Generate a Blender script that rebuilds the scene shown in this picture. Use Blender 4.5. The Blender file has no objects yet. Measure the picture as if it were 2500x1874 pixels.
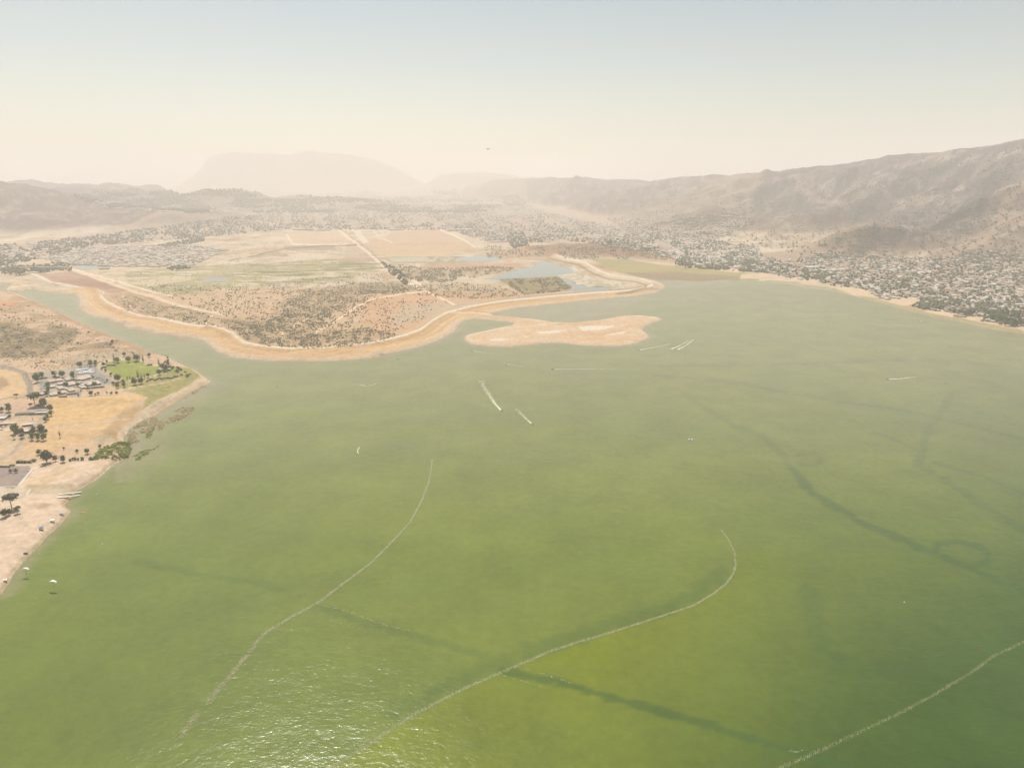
import bpy, bmesh, math, random
import numpy as np
from mathutils import Vector, Matrix

random.seed(7)
RNG = np.random.RandomState(11)
sc = bpy.context.scene
COL = sc.collection

# ------------------------------------------------------------------ camera, light, exposure
CAM_H = 400.0
FPX = 1690.0                       # focal length in pixels of the 2500 px wide photograph
PITCH = math.atan((937 - 440) / FPX)
CP, SP = math.cos(PITCH), math.sin(PITCH)
cam = bpy.data.cameras.new('camera')
cam.sensor_width = 36.0
cam.lens = FPX / 2500 * 36.0
cam.clip_start = 1.0
cam.clip_end = 120000.0
camo = bpy.data.objects.new('camera', cam)
COL.objects.link(camo)
camo.location = (0, 0, CAM_H)
camo.rotation_euler = (math.radians(90) - PITCH, 0, 0)
sc.camera = camo

SUN_EL, SUN_AZ = math.radians(57), math.radians(-24)     # azimuth from +Y, left is negative
SUN_DIR = Vector((math.sin(SUN_AZ) * math.cos(SUN_EL), math.cos(SUN_AZ) * math.cos(SUN_EL), math.sin(SUN_EL)))
world = bpy.data.worlds.new('World')
sc.world = world
world.use_nodes = True
wn = world.node_tree
bg = wn.nodes['Background']
sky = wn.nodes.new('ShaderNodeTexSky')
sky.sky_type = 'NISHITA'
sky.sun_disc = False
sky.sun_elevation = SUN_EL
sky.sun_rotation = SUN_AZ
sky.altitude = 400
sky.air_density = 1.0
sky.dust_density = 1.0
sky.ozone_density = 1.0
tint = wn.nodes.new('ShaderNodeMix'); tint.data_type = 'RGBA'; tint.blend_type = 'MULTIPLY'
tint.inputs[0].default_value = 1.0
tint.inputs[7].default_value = (1.13, 1.04, .85, 1)          # dusty summer air
wn.links.new(sky.outputs[0], tint.inputs[6])
wn.links.new(tint.outputs[2], bg.inputs['Color'])
bg.inputs['Strength'].default_value = 0.066
sun = bpy.data.lights.new('sun', 'SUN')
sun.energy = 4.0
sun.angle = math.radians(0.5)
sun.color = (1.0, 0.955, 0.88)
suno = bpy.data.objects.new('sun', sun)
COL.objects.link(suno)
suno.location = (0, 0, 3000)
suno.rotation_euler = SUN_DIR.to_track_quat('Z', 'Y').to_euler()

vs = sc.view_settings
vs.view_transform = 'Standard'
vs.look = 'None'
vs.gamma = 1
vs.use_curve_mapping = False
vs.exposure = 0.68
cy = sc.cycles
cy.max_bounces = 8
cy.diffuse_bounces = 2
cy.glossy_bounces = 2
cy.volume_bounces = 3
cy.transparent_max_bounces = 8
cy.sample_clamp_indirect = 4.0
cy.use_denoising = True
cy.use_adaptive_sampling = False
try:
    cy.denoiser = 'OPENIMAGEDENOISE'
except Exception:
    pass

# ------------------------------------------------------------------ photo pixel (2500 wide) -> place
def ray(px, py):
    v = 937.0 - py
    return (px - 1250.0), FPX * CP + v * SP, -FPX * SP + v * CP

def G(px, py, z=0.0):
    """point at height z seen at this pixel"""
    dx, dy, dz = ray(px, py)
    t = (z - CAM_H) / dz
    return dx * t, dy * t

def Garr(pts, z=0.0):
    return np.array([G(p[0], p[1], z) for p in pts])

def project(x, y, z):
    dz = z - CAM_H
    dep = y * CP - dz * SP
    up = y * SP + dz * CP
    return 1250 + FPX * x / dep, 937 - FPX * up / dep

def lin(c):
    c = np.array(c, float) / 255
    return np.where(c <= 0.04045, c / 12.92, ((c + 0.055) / 1.055) ** 2.4)

# ------------------------------------------------------------------ numpy noise
def _hash(ix, iy, seed):
    h = (ix.astype(np.int64) * 374761393 + iy.astype(np.int64) * 668265263 + seed * 1442695041) & 0xFFFFFFFF
    h = ((h ^ (h >> 13)) * 1274126177) & 0xFFFFFFFF
    h = h ^ (h >> 16)
    return (h & 0xFFFFFF) / float(0xFFFFFF)

def vnoise(x, y, seed=0):
    ix, iy = np.floor(x), np.floor(y)
    fx, fy = x - ix, y - iy
    fx = fx * fx * (3 - 2 * fx); fy = fy * fy * (3 - 2 * fy)
    a = _hash(ix, iy, seed); b = _hash(ix + 1, iy, seed)
    c = _hash(ix, iy + 1, seed); d = _hash(ix + 1, iy + 1, seed)
    return (a * (1 - fx) + b * fx) * (1 - fy) + (c * (1 - fx) + d * fx) * fy

def fbm(x, y, octs=4, seed=0):
    s, a, t = 0.0, 1.0, 0.0
    for k in range(octs):
        s = s + a * vnoise(x, y, seed + k * 17)
        t += a; a *= 0.5
        x, y = x * 2.03 + 11.3, y * 2.03 + 5.7
    return s / t

def ridged(x, y, octs=4, seed=0):
    s, a, t = 0.0, 1.0, 0.0
    for k in range(octs):
        s = s + a * (1 - np.abs(2 * vnoise(x, y, seed + k * 13) - 1))
        t += a; a *= 0.5
        x, y = x * 2.1 + 3.1, y * 2.1 + 8.7
    return s / t

def sstep(a, b, x):
    t = np.clip((x - a) / (b - a), 0, 1)
    return t * t * (3 - 2 * t)

# ------------------------------------------------------------------ polygon / line distances
def polyline_dist(X, Y, pts, closed=False):
    pts = np.asarray(pts, float)
    n = len(pts)
    best = np.full(X.shape, 1e18)
    for i in range(n if closed else n - 1):
        a, b = pts[i], pts[(i + 1) % n]
        d = b - a
        L = d @ d
        if L < 1e-12:
            continue
        t = np.clip(((X - a[0]) * d[0] + (Y - a[1]) * d[1]) / L, 0, 1)
        q = (X - a[0] - t * d[0]) ** 2 + (Y - a[1] - t * d[1]) ** 2
        np.minimum(best, q, out=best)
    return np.sqrt(best)

def inside(X, Y, pts):
    pts = np.asarray(pts, float)
    res = np.zeros(X.shape, bool)
    n = len(pts)
    j = n - 1
    for i in range(n):
        xi, yi = pts[i]; xj, yj = pts[j]
        if yi != yj:
            c = ((yi > Y) != (yj > Y)) & (X < (xj - xi) * (Y - yi) / (yj - yi) + xi)
            res ^= c
        j = i
    return res

def sdf_poly(X, Y, pts):
    d = polyline_dist(X, Y, pts, True)
    return np.where(inside(X, Y, pts), d, -d)           # positive inside

# ------------------------------------------------------------------ traced outlines (photo pixels)
SHORE = [(0,1450),(24,1414),(36,1394),(58,1368),(89,1336),(116,1307),(137,1288),(150,1276),(161,1262),(172,1249),(160,1240),(154,1234),(160,1227),
 (174,1213),(180,1199),(207,1184),(241,1165),(263,1143),(277,1131),(290,1126),(316,1114),(314,1100),(304,1088),(300,1071),(312,1050),(335,1031),
 (352,1022),(378,1013),(392,1001),(414,987),(438,973),(470,953),(500,938),(514,932),(498,922),(481,908),(440,889),(405,872),(355,855),(326,843),(253,814),
 (190,786),(145,763),(99,743),(72,731),(48,720),(38,717),(2,709),(-30,704),(-60,700),(-40,694),(10,696),(33,693),(20,700),(18,707),(36,711),(56,712),(60,706),(85,706),(99,710),
 (149,715),(182,718),(191,723),(194,734),(194,749),(201,760),(219,769),(253,778),(326,805),(398,818),(460,825),(496,831),(517,846),(535,861),
 (572,872),(644,879),(720,881),(800,880),(860,877),(899,873),(960,862),(1015,850),(1065,834),(1109,810),(1116,796),(1134,783),(1156,778),(1196,781),
 (1230,785),(1257,788),(1253,794),(1214,801),(1167,812),(1145,816),(1134,822),(1136,832),(1156,841),(1196,846),(1250,847),(1315,839),(1369,837),(1424,843),
 (1496,846),(1517,845),(1553,839),(1578,830),(1585,822),(1577,813),(1566,804),(1571,798),(1589,790),(1612,783),(1615,779),(1604,774),(1560,770),
 (1517,772),(1463,782),(1398,788),(1354,787),(1300,779),(1250,774),(1199,770),(1199,765),(1264,752),(1351,742),(1424,734),(1500,727),(1553,723),
 (1600,714),(1620,704),(1622,698),(1612,690),(1590,683),(1654,683),(1698,687),(1770,682),(1806,685),(1843,685),(1915,691),(1975,702),(2036,709),
 (2081,720),(2126,732),(2186,747),(2226,760),(2277,771),(2337,783),(2382,792),(2428,804),(2473,810),(2500,813),(2560,822),(2700,850),(2950,905)]
LAKE = [tuple(q) for q in Garr(SHORE)]
LAKE += [(1700, 900), (2600, -1200), (-2400, -1200), (-1300, 100), (-800, 380)]
LAKE = np.array(LAKE)

CREST = [(72,671),(100,682),(137,698),(190,704),(231,707),(250,716),(250,731),(268,749),(307,767),(362,781),(452,798),(535,810),(572,825),(597,843),
 (633,852),(705,857),(800,857),(850,851),(899,845),(950,835),(989,826),(1026,812),(1055,789),(1091,769),(1152,752),(1225,740),(1351,727),(1450,719),
 (1520,715),(1553,712),(1589,703),(1591,693),(1568,685),(1499,678),(1463,665),(1427,644),(1372,631),(1354,627),(1361,623),(1383,620)]
SPIT = [(1091,769),(1150,765),(1250,774),(1330,784),(1398,786),(1463,780),(1530,772),(1580,774),(1604,779)]
SPIT2 = [(1398,786),(1300,798),(1214,806),(1160,817),(1142,826),(1156,836)]

POND_A = [(1115,630),(1127,628),(1180,625),(1207,626),(1239,634),(1200,639),(1160,640),(1120,638)]
POND_B = [(1185,682),(1221,671),(1275,655),(1298,652),(1310,648),(1293,641),(1310,639),(1337,640),(1366,649),(1398,659),(1396,666),(1358,674),(1300,677),(1243,680),(1217,684)]
POND_C = [(1362,677),(1380,687),(1402,702),(1373,712),(1420,711),(1470,710),(1500,704),(1470,700),(1440,701),(1410,694),(1385,680)]
POND_D = [(480,687),(505,681),(525,677),(575,679),(550,684),(520,688)]
POND_E = [(30,673),(119,661),(123,665),(90,670),(40,677)]
POND_F = [(172,647),(246,643),(268,657),(200,661)]
PONDS = [('A', POND_A), ('B', POND_B), ('C', POND_C), ('D', POND_D), ('E', POND_E), ('F', POND_F)]

# ------------------------------------------------------------------ terrain heights
RPX = [700, 1000,1150,1300,1437,1488,1553,1589,1644,1716,1741,1777,1803,1900,1990,2066,2135,2159,2216,2286,2316,2367,2412,2443,2500,2700,3300]
RPY = [462, 452,447,438,439,443,441,446,438,435,430,435,429,426,415,407,397,391,385,382,377,373,368,362,353,335,320]
DPX = [700,1300,1450,1600,1750,1900,2100,2300,2500,3000]
DY_ = [17000,15000,13000,11000,9500,8500,7200,6300,5600,4800]
FPXX = [700,1000,1300,1450,1600,1750,1850,2000,2200,2500,3000]
FPY = [470,480,503,535,575,600,630,642,662,690,740]

def u_of(px):                       # X/Y for a pixel column near the horizon
    return (np.asarray(px, float) - 1250) / (FPX * CP + 497 * SP)

def y_of(py):
    return G(1250, py)[1]

def hmount(X, Y):
    Ys = np.maximum(Y, 300.0)
    px = 1250 + (X / Ys) * (FPX * CP + 497 * SP)
    Yr = np.interp(px, DPX, DY_)
    Yf = np.interp(px, FPXX, [y_of(p) for p in FPY])
    ry = np.interp(px, RPX, RPY)
    H = CAM_H + (440 - ry) / (FPX / CP) * Yr / CP * 1.0
    H = H * sstep(900, 1250, px)
    s = (Y - Yf) / (Yr - Yf)
    a = -.35 * X + .94 * Y
    b = .94 * X + .35 * Y
    w = (fbm(X / 900, Y / 900, 3, 3) - .5) * 500
    r1 = ridged((a + w) / 1150, (b + w) / 3800, 4, 5)
    r2 = ridged((a + w * .4) / 380, (b + w) / 900, 4, 9)
    r3 = ridged(X / 190, Y / 190, 3, 15)
    sc_ = np.clip(s, 0, 1)
    prof = .16 * sstep(0, .16, sc_) * sc_ / .5 + .84 * sc_ ** 1.35
    prof = np.minimum(prof, 1)
    env = sstep(0, .18, s) * (1 - sstep(.62, .97, s))
    h = H * prof + env * ((r1 - .60) * 360 + (r2 - .62) * 150)
    small = sstep(0, .1, s) * ((r3 - .6) * 44 + (r2 - .6) * 16)
    h = h + small * (1 - .75 * sstep(.7, .95, s))
    back = np.clip(s - 1, 0, 3)
    h = np.where(s > 1, H * (1 - .8 * back) + small * .4, h)
    h = np.where(s < 0, 0, h)
    return np.maximum(h, 0) * sstep(0, .05, s)

HILLS = [(-5150, 6600, 415, 1100, 1500), (-4200, 6050, 185, 560, 650), (-3300, 6700, 150, 500, 800), (-5900, 9500, 300, 1900, 1100), (-7200, 10800, 400, 1500, 900),
         (-4750, 9000, 350, 520, 800), (-3900, 9600, 290, 700, 700), (-2900, 10500, 170, 1100, 900), (-6100, 10800, 385, 900, 700)]
def hhills(X, Y):
    h = np.zeros(X.shape)
    wx = (fbm(X / 700, Y / 700, 4, 21) - .5) * 900
    wy = (fbm(X / 700, Y / 700, 4, 31) - .5) * 900
    for cx, cy_, H, sx, sy in HILLS:
        q = ((X + wx - cx) / sx) ** 2 + ((Y + wy - cy_) / sy) ** 2
        h = np.maximum(h, H * np.exp(-q * .8))
    r = ridged(X / 420, Y / 420, 4, 41)
    h = h * (.82 + .3 * (r - .5)) * 1.05
    h = h * sstep(6, 30, h)
    # far ranges that stand out of the haze
    def rng_(px0, ys, Yd, depth):
        u = X / np.maximum(Y, 300)
        px = 1250 + u * (FPX * CP + 497 * SP)
        ry = np.interp(px, px0, ys)
        H = CAM_H + (440 - ry) / FPX * Yd * 1.02
        H = np.maximum(H, 0) + (fbm(X / 600, Y / 3000, 4, 55) - .5) * 60 * (H > 60)
        q = (Y - Yd) / depth
        return np.where(H > 60, H, 0) * np.exp(-q * q)
    far = rng_([420,470,495,512,545,565,590,630,700,725,755,790,830,860,900,925,960,1010,1080], [470,440,418,400,386,382,381,383,386,384,379,380,383,387,394,399,412,436,470], 21600, 1000)
    far3 = rng_([1000,1075,1120,1180,1240,1320,1420], [470,430,424,424,430,440,470], 19000, 1800)
    return np.maximum.reduce([h, far, far3 * .97])

def mound(X, Y):
    c = np.array(G(1490, 618)); 
    q = ((X - c[0]) / 290) ** 2 + ((Y - c[1]) / 230) ** 2
    h = 62 * np.exp(-q) 
    c = np.array(G(1395, 610))
    q = ((X - c[0]) / 260) ** 2 + ((Y - c[1]) / 220) ** 2
    h = np.maximum(h, 30 * np.exp(-q))
    return h * (.8 + .4 * ridged(X / 110, Y / 110, 3, 61)) * sstep(1.5, 6, h)

def base_height(X, Y):
    land = 3.2 + (fbm(X / 160, Y / 160, 3, 71) - .5) * 2.0 + np.clip((Y - 5000) / 400, 0, 25)
    return land + hmount(X, Y) + hhills(X, Y) + mound(X, Y)

# grid: columns in X/Y, rows in distance
NU = 1080
US = np.linspace(-1.12, 1.12, NU)
D1 = 1.0 / np.linspace(1 / 480.0, 1 / 1600.0, 260)
D2 = 1.0 / np.linspace(1 / 1600.0, 1 / 9000.0, 430)[1:]
D3 = 1.0 / np.linspace(1 / 9000.0, 1 / 22000.0, 90)[1:]
D4 = np.array([24000, 27000, 31000, 36000, 42000.0])
YS = np.concatenate([D1, D2, D3, D4])
NY = len(YS)
YG, UG = np.meshgrid(YS, US, indexing='ij')
XG = UG * np.maximum(YG, 700.0)
PXG, PYG = project(XG, YG, 0.0)

shore_sd = np.full(XG.shape, -2500.0)                    # positive in the lake
near = YG < 6500
xs, ys = XG[near], YG[near]
shore_sd[near] = sdf_poly(xs, ys, LAKE)
wob = (fbm(XG / 14, YG / 14, 3, 81) - .5) * 5
ssd = shore_sd + wob * np.clip(YG / 1500, .4, 3)
HG = base_height(XG, YG)
land_d = np.clip(-ssd, 0, None)
ramp = np.clip(land_d * .06, 0, 1)
HG = np.where(ssd > 0, -np.clip(ssd * .08, 0, 2.5), HG * ramp ** .6 + (1 - ramp) * land_d * .04)
# levee
cr = np.full(XG.shape, 1e6)
m2 = (YG > 1200) & (YG < 5200)
CRM = Garr(CREST)
cr[m2] = polyline_dist(XG[m2], YG[m2], CRM)
HG = HG + np.where(ssd < 0, 5.5 * np.clip(1 - (cr - 7) / 22, 0, 1) * np.clip(land_d / 20, 0, 1), 0)
pond_masks = {}
for nm, P in PONDS:
    pm = Garr(P)
    bb = (XG > pm[:, 0].min() - 60) & (XG < pm[:, 0].max() + 60) & (YG > pm[:, 1].min() - 60) & (YG < pm[:, 1].max() + 60)
    s = np.full(XG.shape, -100.0)
    s[bb] = sdf_poly(XG[bb], YG[bb], pm) + (fbm(XG[bb] / 20, YG[bb] / 20, 3, 91) - .5) * 22
    HG = np.where(s > -20, HG * np.clip(-s / 20, 0, 1) - np.clip(s * .1, 0, 1.2), HG)
    pond_masks[nm] = s

def hsample(X, Y):
    X = np.asarray(X, float); Y = np.asarray(Y, float)
    fi = np.interp(Y, YS, np.arange(NY))
    fj = np.interp(X / np.maximum(Y, 700.0), US, np.arange(NU))
    i = np.clip(fi.astype(int), 0, NY - 2); j = np.clip(fj.astype(int), 0, NU - 2)
    a, b = fi - i, fj - j
    return (HG[i, j] * (1 - a) * (1 - b) + HG[i + 1, j] * a * (1 - b) + HG[i, j + 1] * (1 - a) * b + HG[i + 1, j + 1] * a * b)

def hit(px, py):
    """where the line of sight of this pixel meets the terrain (arrays)"""
    px = np.asarray(px, float); py = np.asarray(py, float)
    dx, dy, dz = ray(px, py)
    ty = np.geomspace(420, 20000, 700)
    X = np.full(px.shape, np.nan); Y = X.copy(); Z = X.copy()
    done = np.zeros(px.shape, bool)
    py_ = 300.0
    for t in ty:
        x = dx / dy * t; z = CAM_H + dz / dy * t
        h = hsample(x, np.full(px.shape, t))
        m = (~done) & (z <= h)
        tm = (t + py_) / 2
        X[m] = (dx / dy * tm)[m] if np.ndim(dy) else (dx * tm / dy)[m]
        Y[m] = tm
        Z[m] = hsample(X[m], Y[m])
        done |= m
        py_ = t
        if done.all():
            break
    return X, Y, Z, done

def hit1(px, py):
    X, Y, Z, d = hit(np.array([px]), np.array([py]))
    return float(X[0]), float(Y[0]), float(Z[0])

# ------------------------------------------------------------------ materials
def new_mat(name):
    m = bpy.data.materials.new(name)
    m.use_nodes = True
    return m, m.node_tree, m.node_tree.nodes['Principled BSDF']

def plain(name, rgb, rough=.8, var=.18, scale=.4, metal=0.0, spec=.3):
    m, nt, b = new_mat(name)
    N, L = nt.nodes, nt.links
    tc = N.new('ShaderNodeTexCoord')
    no = N.new('ShaderNodeTexNoise'); no.inputs['Scale'].default_value = scale; no.inputs['Detail'].default_value = 4
    L.new(tc.outputs['Object'], no.inputs['Vector'])
    mr = N.new('ShaderNodeMapRange')
    mr.inputs['From Min'].default_value = .3; mr.inputs['From Max'].default_value = .7
    mr.inputs['To Min'].default_value = 1 - var; mr.inputs['To Max'].default_value = 1 + var
    L.new(no.outputs['Fac'], mr.inputs['Value'])
    mx = N.new('ShaderNodeVectorMath'); mx.operation = 'SCALE'
    mx.inputs[0].default_value = rgb
    L.new(mr.outputs[0], mx.inputs['Scale'])
    L.new(mx.outputs[0], b.inputs['Base Color'])
    b.inputs['Roughness'].default_value = rough
    b.inputs['Metallic'].default_value = metal
    b.inputs['Specular IOR Level'].default_value = spec
    return m

def foliage(name, c1, c2, scale=.35):
    m, nt, b = new_mat(name)
    N, L = nt.nodes, nt.links
    geo = N.new('ShaderNodeNewGeometry')
    no = N.new('ShaderNodeTexNoise'); no.inputs['Scale'].default_value = scale; no.inputs['Detail'].default_value = 5
    L.new(geo.outputs['Position'], no.inputs['Vector'])
    n2 = N.new('ShaderNodeTexNoise'); n2.inputs['Scale'].default_value = scale * .08; n2.inputs['Detail'].default_value = 2
    L.new(geo.outputs['Position'], n2.inputs['Vector'])
    ad = N.new('ShaderNodeMath'); ad.operation = 'ADD'
    L.new(no.outputs['Fac'], ad.inputs[0]); L.new(n2.outputs['Fac'], ad.inputs[1])
    mr = N.new('ShaderNodeMapRange'); mr.inputs['From Min'].default_value = .75; mr.inputs['From Max'].default_value = 1.25
    L.new(ad.outputs[0], mr.inputs['Value'])
    mx = N.new('ShaderNodeMix'); mx.data_type = 'RGBA'
    mx.inputs[6].default_value = (*c1, 1); mx.inputs[7].default_value = (*c2, 1)
    L.new(mr.outputs[0], mx.inputs[0])
    L.new(mx.outputs[2], b.inputs['Base Color'])
    b.inputs['Roughness'].default_value = .8
    b.inputs['Specular IOR Level'].default_value = .15
    return m

# ------------------------------------------------------------------ object helpers
def tag(o, label=None, cat=None, group=None, kind=None):
    if label: o['label'] = label
    if cat: o['category'] = cat
    if group: o['group'] = group
    if kind: o['kind'] = kind
    return o

def link(name, me, parent=None, loc=None, rz=0.0, scale=None):
    o = bpy.data.objects.new(name, me)
    COL.objects.link(o)
    if parent: o.parent = parent
    if loc is not None: o.location = loc
    if rz: o.rotation_euler = (0, 0, rz)
    if scale is not None: o.scale = scale
    return o

def np_mesh(name, V, F, mats, mi=None, smooth=False):
    """V (n,3); F list/array of faces with the same number of corners, or a list of such arrays"""
    me = bpy.data.meshes.new(name)
    if not isinstance(F, list): F = [F]
    F = [np.asarray(f, np.int32) for f in F if len(f)]
    V = np.asarray(V, np.float32)
    me.vertices.add(len(V)); me.vertices.foreach_set('co', V.ravel())
    nl = sum(f.size for f in F); nf = sum(len(f) for f in F)
    me.loops.add(nl); me.polygons.add(nf)
    me.loops.foreach_set('vertex_index', np.concatenate([f.ravel() for f in F]))
    tot = np.concatenate([np.full(len(f), f.shape[1], np.int32) for f in F])
    st = np.concatenate([[0], np.cumsum(tot)[:-1]]).astype(np.int32)
    me.polygons.foreach_set('loop_start', st)
    me.polygons.foreach_set('loop_total', tot)
    for m in (mats if isinstance(mats, (list, tuple)) else [mats]): me.materials.append(m)
    if mi is not None: me.polygons.foreach_set('material_index', np.asarray(mi, np.int32))
    if smooth: me.polygons.foreach_set('use_smooth', np.ones(nf, bool))
    me.update(calc_edges=True)
    me.validate()
    return me

class MB:
    """small mesh collector"""
    def __init__(s): s.v = []; s.f = []; s.m = []
    def add(s, V, F, mi=0):
        k = len(s.v)
        s.v += [tuple(map(float, p)) for p in V]
        s.f += [tuple(i + k for i in f) for f in F]
        s.m += [mi] * len(F)
        return s
    def box(s, x0, x1, y0, y1, z0, z1, mi=0):
        return s.add([(x0,y0,z0),(x1,y0,z0),(x1,y1,z0),(x0,y1,z0),(x0,y0,z1),(x1,y0,z1),(x1,y1,z1),(x0,y1,z1)],
              [(0,3,2,1),(4,5,6,7),(0,1,5,4),(1,2,6,5),(2,3,7,6),(3,0,4,7)], mi)
    def tube(s, a, b, r0, r1, n=6, mi=0):
        a, b = Vector(a), Vector(b)
        d = (b - a).normalized()
        x = d.orthogonal().normalized(); y = d.cross(x)
        V = []
        for c, r in ((a, r0), (b, r1)):
            for k in range(n):
                t = 2 * math.pi * k / n
                V.append(c + x * (r * math.cos(t)) + y * (r * math.sin(t)))
        F = [(k, (k + 1) % n, n + (k + 1) % n, n + k) for k in range(n)]
        F += [tuple(range(n - 1, -1, -1)), tuple(range(n, 2 * n))]
        return s.add(V, F, mi)
    def loft(s, rings, mi=0, caps=True):
        n = len(rings[0]); V = [p for r in rings for p in r]; F = []
        for i in range(len(rings) - 1):
            for k in range(n):
                F.append((i*n+k, i*n+(k+1) % n, (i+1)*n+(k+1) % n, (i+1)*n+k))
        if caps:
            F.append(tuple(range(n - 1, -1, -1))); F.append(tuple(range((len(rings)-1)*n, len(rings)*n)))
        return s.add(V, F, mi)
    def mesh(s, name, mats):
        me = bpy.data.meshes.new(name)
        me.from_pydata(s.v, [], s.f)
        for m in (mats if isinstance(mats, (list, tuple)) else [mats]): me.materials.append(m)
        me.polygons.foreach_set('material_index', s.m)
        me.update()
        return me
    def arrays(s):
        """triangulated arrays"""
        T, M = [], []
        for f, m in zip(s.f, s.m):
            for k in range(1, len(f) - 1):
                T.append((f[0], f[k], f[k+1])); M.append(m)
        return np.array(s.v), np.array(T), np.array(M)

def scatter(tpls, pos, scl, rot, pick):
    """replicate template meshes into arrays: pos (n,3) scl (n,3) rot (n,)"""
    VV, FF, MM = [], [], []
    off = 0
    for k, (V, T, M) in enumerate(tpls):
        s = pick == k
        n = int(s.sum())
        if n == 0: continue
        c, sn = np.cos(rot[s])[:, None], np.sin(rot[s])[:, None]
        P = V[None] * scl[s][:, None, :]
        x = P[..., 0] * c - P[..., 1] * sn
        y = P[..., 0] * sn + P[..., 1] * c
        Q = np.stack([x, y, P[..., 2]], -1) + pos[s][:, None, :]
        F = T[None] + (np.arange(n) * len(V))[:, None, None] + off
        VV.append(Q.reshape(-1, 3)); FF.append(F.reshape(-1, 3)); MM.append(np.tile(M, n))
        off += n * len(V)
    return np.concatenate(VV), np.concatenate(FF), np.concatenate(MM)

# ------------------------------------------------------------------ ground colours (colours of the ground; the far range also holds painted haze)
def C(r, g, b, k=.56):
    return lin((r, g, b)) * k

colr = np.zeros(XG.shape + (3,))
colr[:] = C(224, 190, 152)
scrub = np.zeros(XG.shape)
big = fbm(XG / 260, YG / 260, 4, 101)[..., None]
colr = colr * (1 - .35 * np.clip((big - .45) * 3, 0, 1)) + C(205, 150, 112) * .35 * np.clip((big - .45) * 3, 0, 1)
streak = fbm(PXG / 90, PYG / 5.0, 4, 103)

def put(mask, c, amt=1.0):
    global colr
    w = (mask * amt)[..., None]
    colr = colr * (1 - w) + np.asarray(c) * w

def region(P, soft=3.0, wob=0.0, wfreq=14.0, seed=0):
    """soft mask of a polygon traced in pixels"""
    P = np.asarray(P, float)
    pad = soft * 2 + wob + 4
    bb = (PXG > P[:, 0].min() - pad) & (PXG < P[:, 0].max() + pad) & (PYG > P[:, 1].min() - pad) & (PYG < P[:, 1].max() + pad)
    m = np.zeros(XG.shape)
    if bb.any():
        # vertical pixel distances count more on the receding ground
        s = sdf_poly(PXG[bb], PYG[bb] * 2.2, P * [1, 2.2])
        if wob:
            s = s + (fbm(PXG[bb] / wfreq, PYG[bb] * 2.2 / wfreq, 3, seed + 200) - .5) * 2 * wob
        m[bb] = sstep(-soft, soft, s)
    return m

def path(P, w, soft=1.2, wob=0.0):
    P = np.asarray(P, float)
    bb = (PXG > P[:, 0].min() - 20) & (PXG < P[:, 0].max() + 20) & (PYG > P[:, 1].min() - 20) & (PYG < P[:, 1].max() + 20)
    m = np.zeros(XG.shape)
    d = polyline_dist(PXG[bb], PYG[bb] * 1.6, P * [1, 1.6])
    m[bb] = 1 - sstep(w / 2 - soft * .5, w / 2 + soft, d)
    return m

hillm = sstep(20, 60, HG)
fv = fbm(XG / 45, YG / 45, 4, 121)
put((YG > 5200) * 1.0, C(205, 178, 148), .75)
# mountain and hill sides: grey brown brush with pale bare patches
put(hillm, C(94, 78, 86), .92)
patch = sstep(.56, .70, fbm(XG / 130, YG / 130, 5, 131))
put(hillm * patch, C(186, 156, 136), .36)
pale = sstep(.66, .72, ridged(XG / 240, YG / 700, 4, 141)) * sstep(.5, .62, fbm(XG / 60, YG / 60, 4, 143))
put(hillm * pale, C(228, 208, 188), .5)
put(hillm * sstep(.6, .7, fbm(XG / 28, YG / 28, 3, 145)), C(214, 188, 166), .28)
put(hillm * sstep(.55, .68, fbm(XG / 75, YG / 75, 4, 147)), C(92, 80, 74), .45)
scrub += hillm * .75
put((YG > 15000) * (1 - sstep(930, 1060, HG + (big[..., 0] - .5) * 120)) * sstep(10, 60, HG), C(244, 226, 204) * 1.3, .9)   # haze painted into the slopes below the dark summit
foot = sstep(4, 20, HG) * (1 - sstep(60, 150, HG)) * (PXG > 1500)
put(foot, C(190, 150, 118), .5)

# valley floor
fields = vnoise(XG / 330 + .3 * YG / 330, YG / 420, 151)
vm = ((YG > 2600) & (YG < 7000)).astype(float) * (1 - hillm)
put(vm * sstep(.55, .6, fields), C(228, 196, 158), .5)
put(vm * sstep(.55, .45, fields) * sstep(.25, .3, fields), C(196, 160, 128), .35)
put(vm * sstep(.60, .68, streak), C(232, 212, 184), .5)
put(vm * sstep(.60, .70, fbm(PXG / 60, PYG / 4, 3, 161)), C(165, 150, 112), .5)
vfine = fbm(XG / 90, YG / 200, 5, 163)
put(vm * sstep(.54, .64, vfine), C(236, 214, 184), .55)
put(vm * sstep(.46, .36, vfine), C(170, 140, 110), .45)
put(vm * sstep(.60, .66, ridged(XG / 500, YG / 260, 3, 165)) * .8, C(240, 220, 192), .6)
put(vm * (YG > 1900) * sstep(.56, .62, fbm(PXG / 24, PYG / 1.7, 3, 167)), C(160, 138, 106), .38)
put(vm * sstep(.58, .64, fbm(PXG / 30, PYG / 1.5, 3, 169)), C(244, 224, 196), .5)
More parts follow.
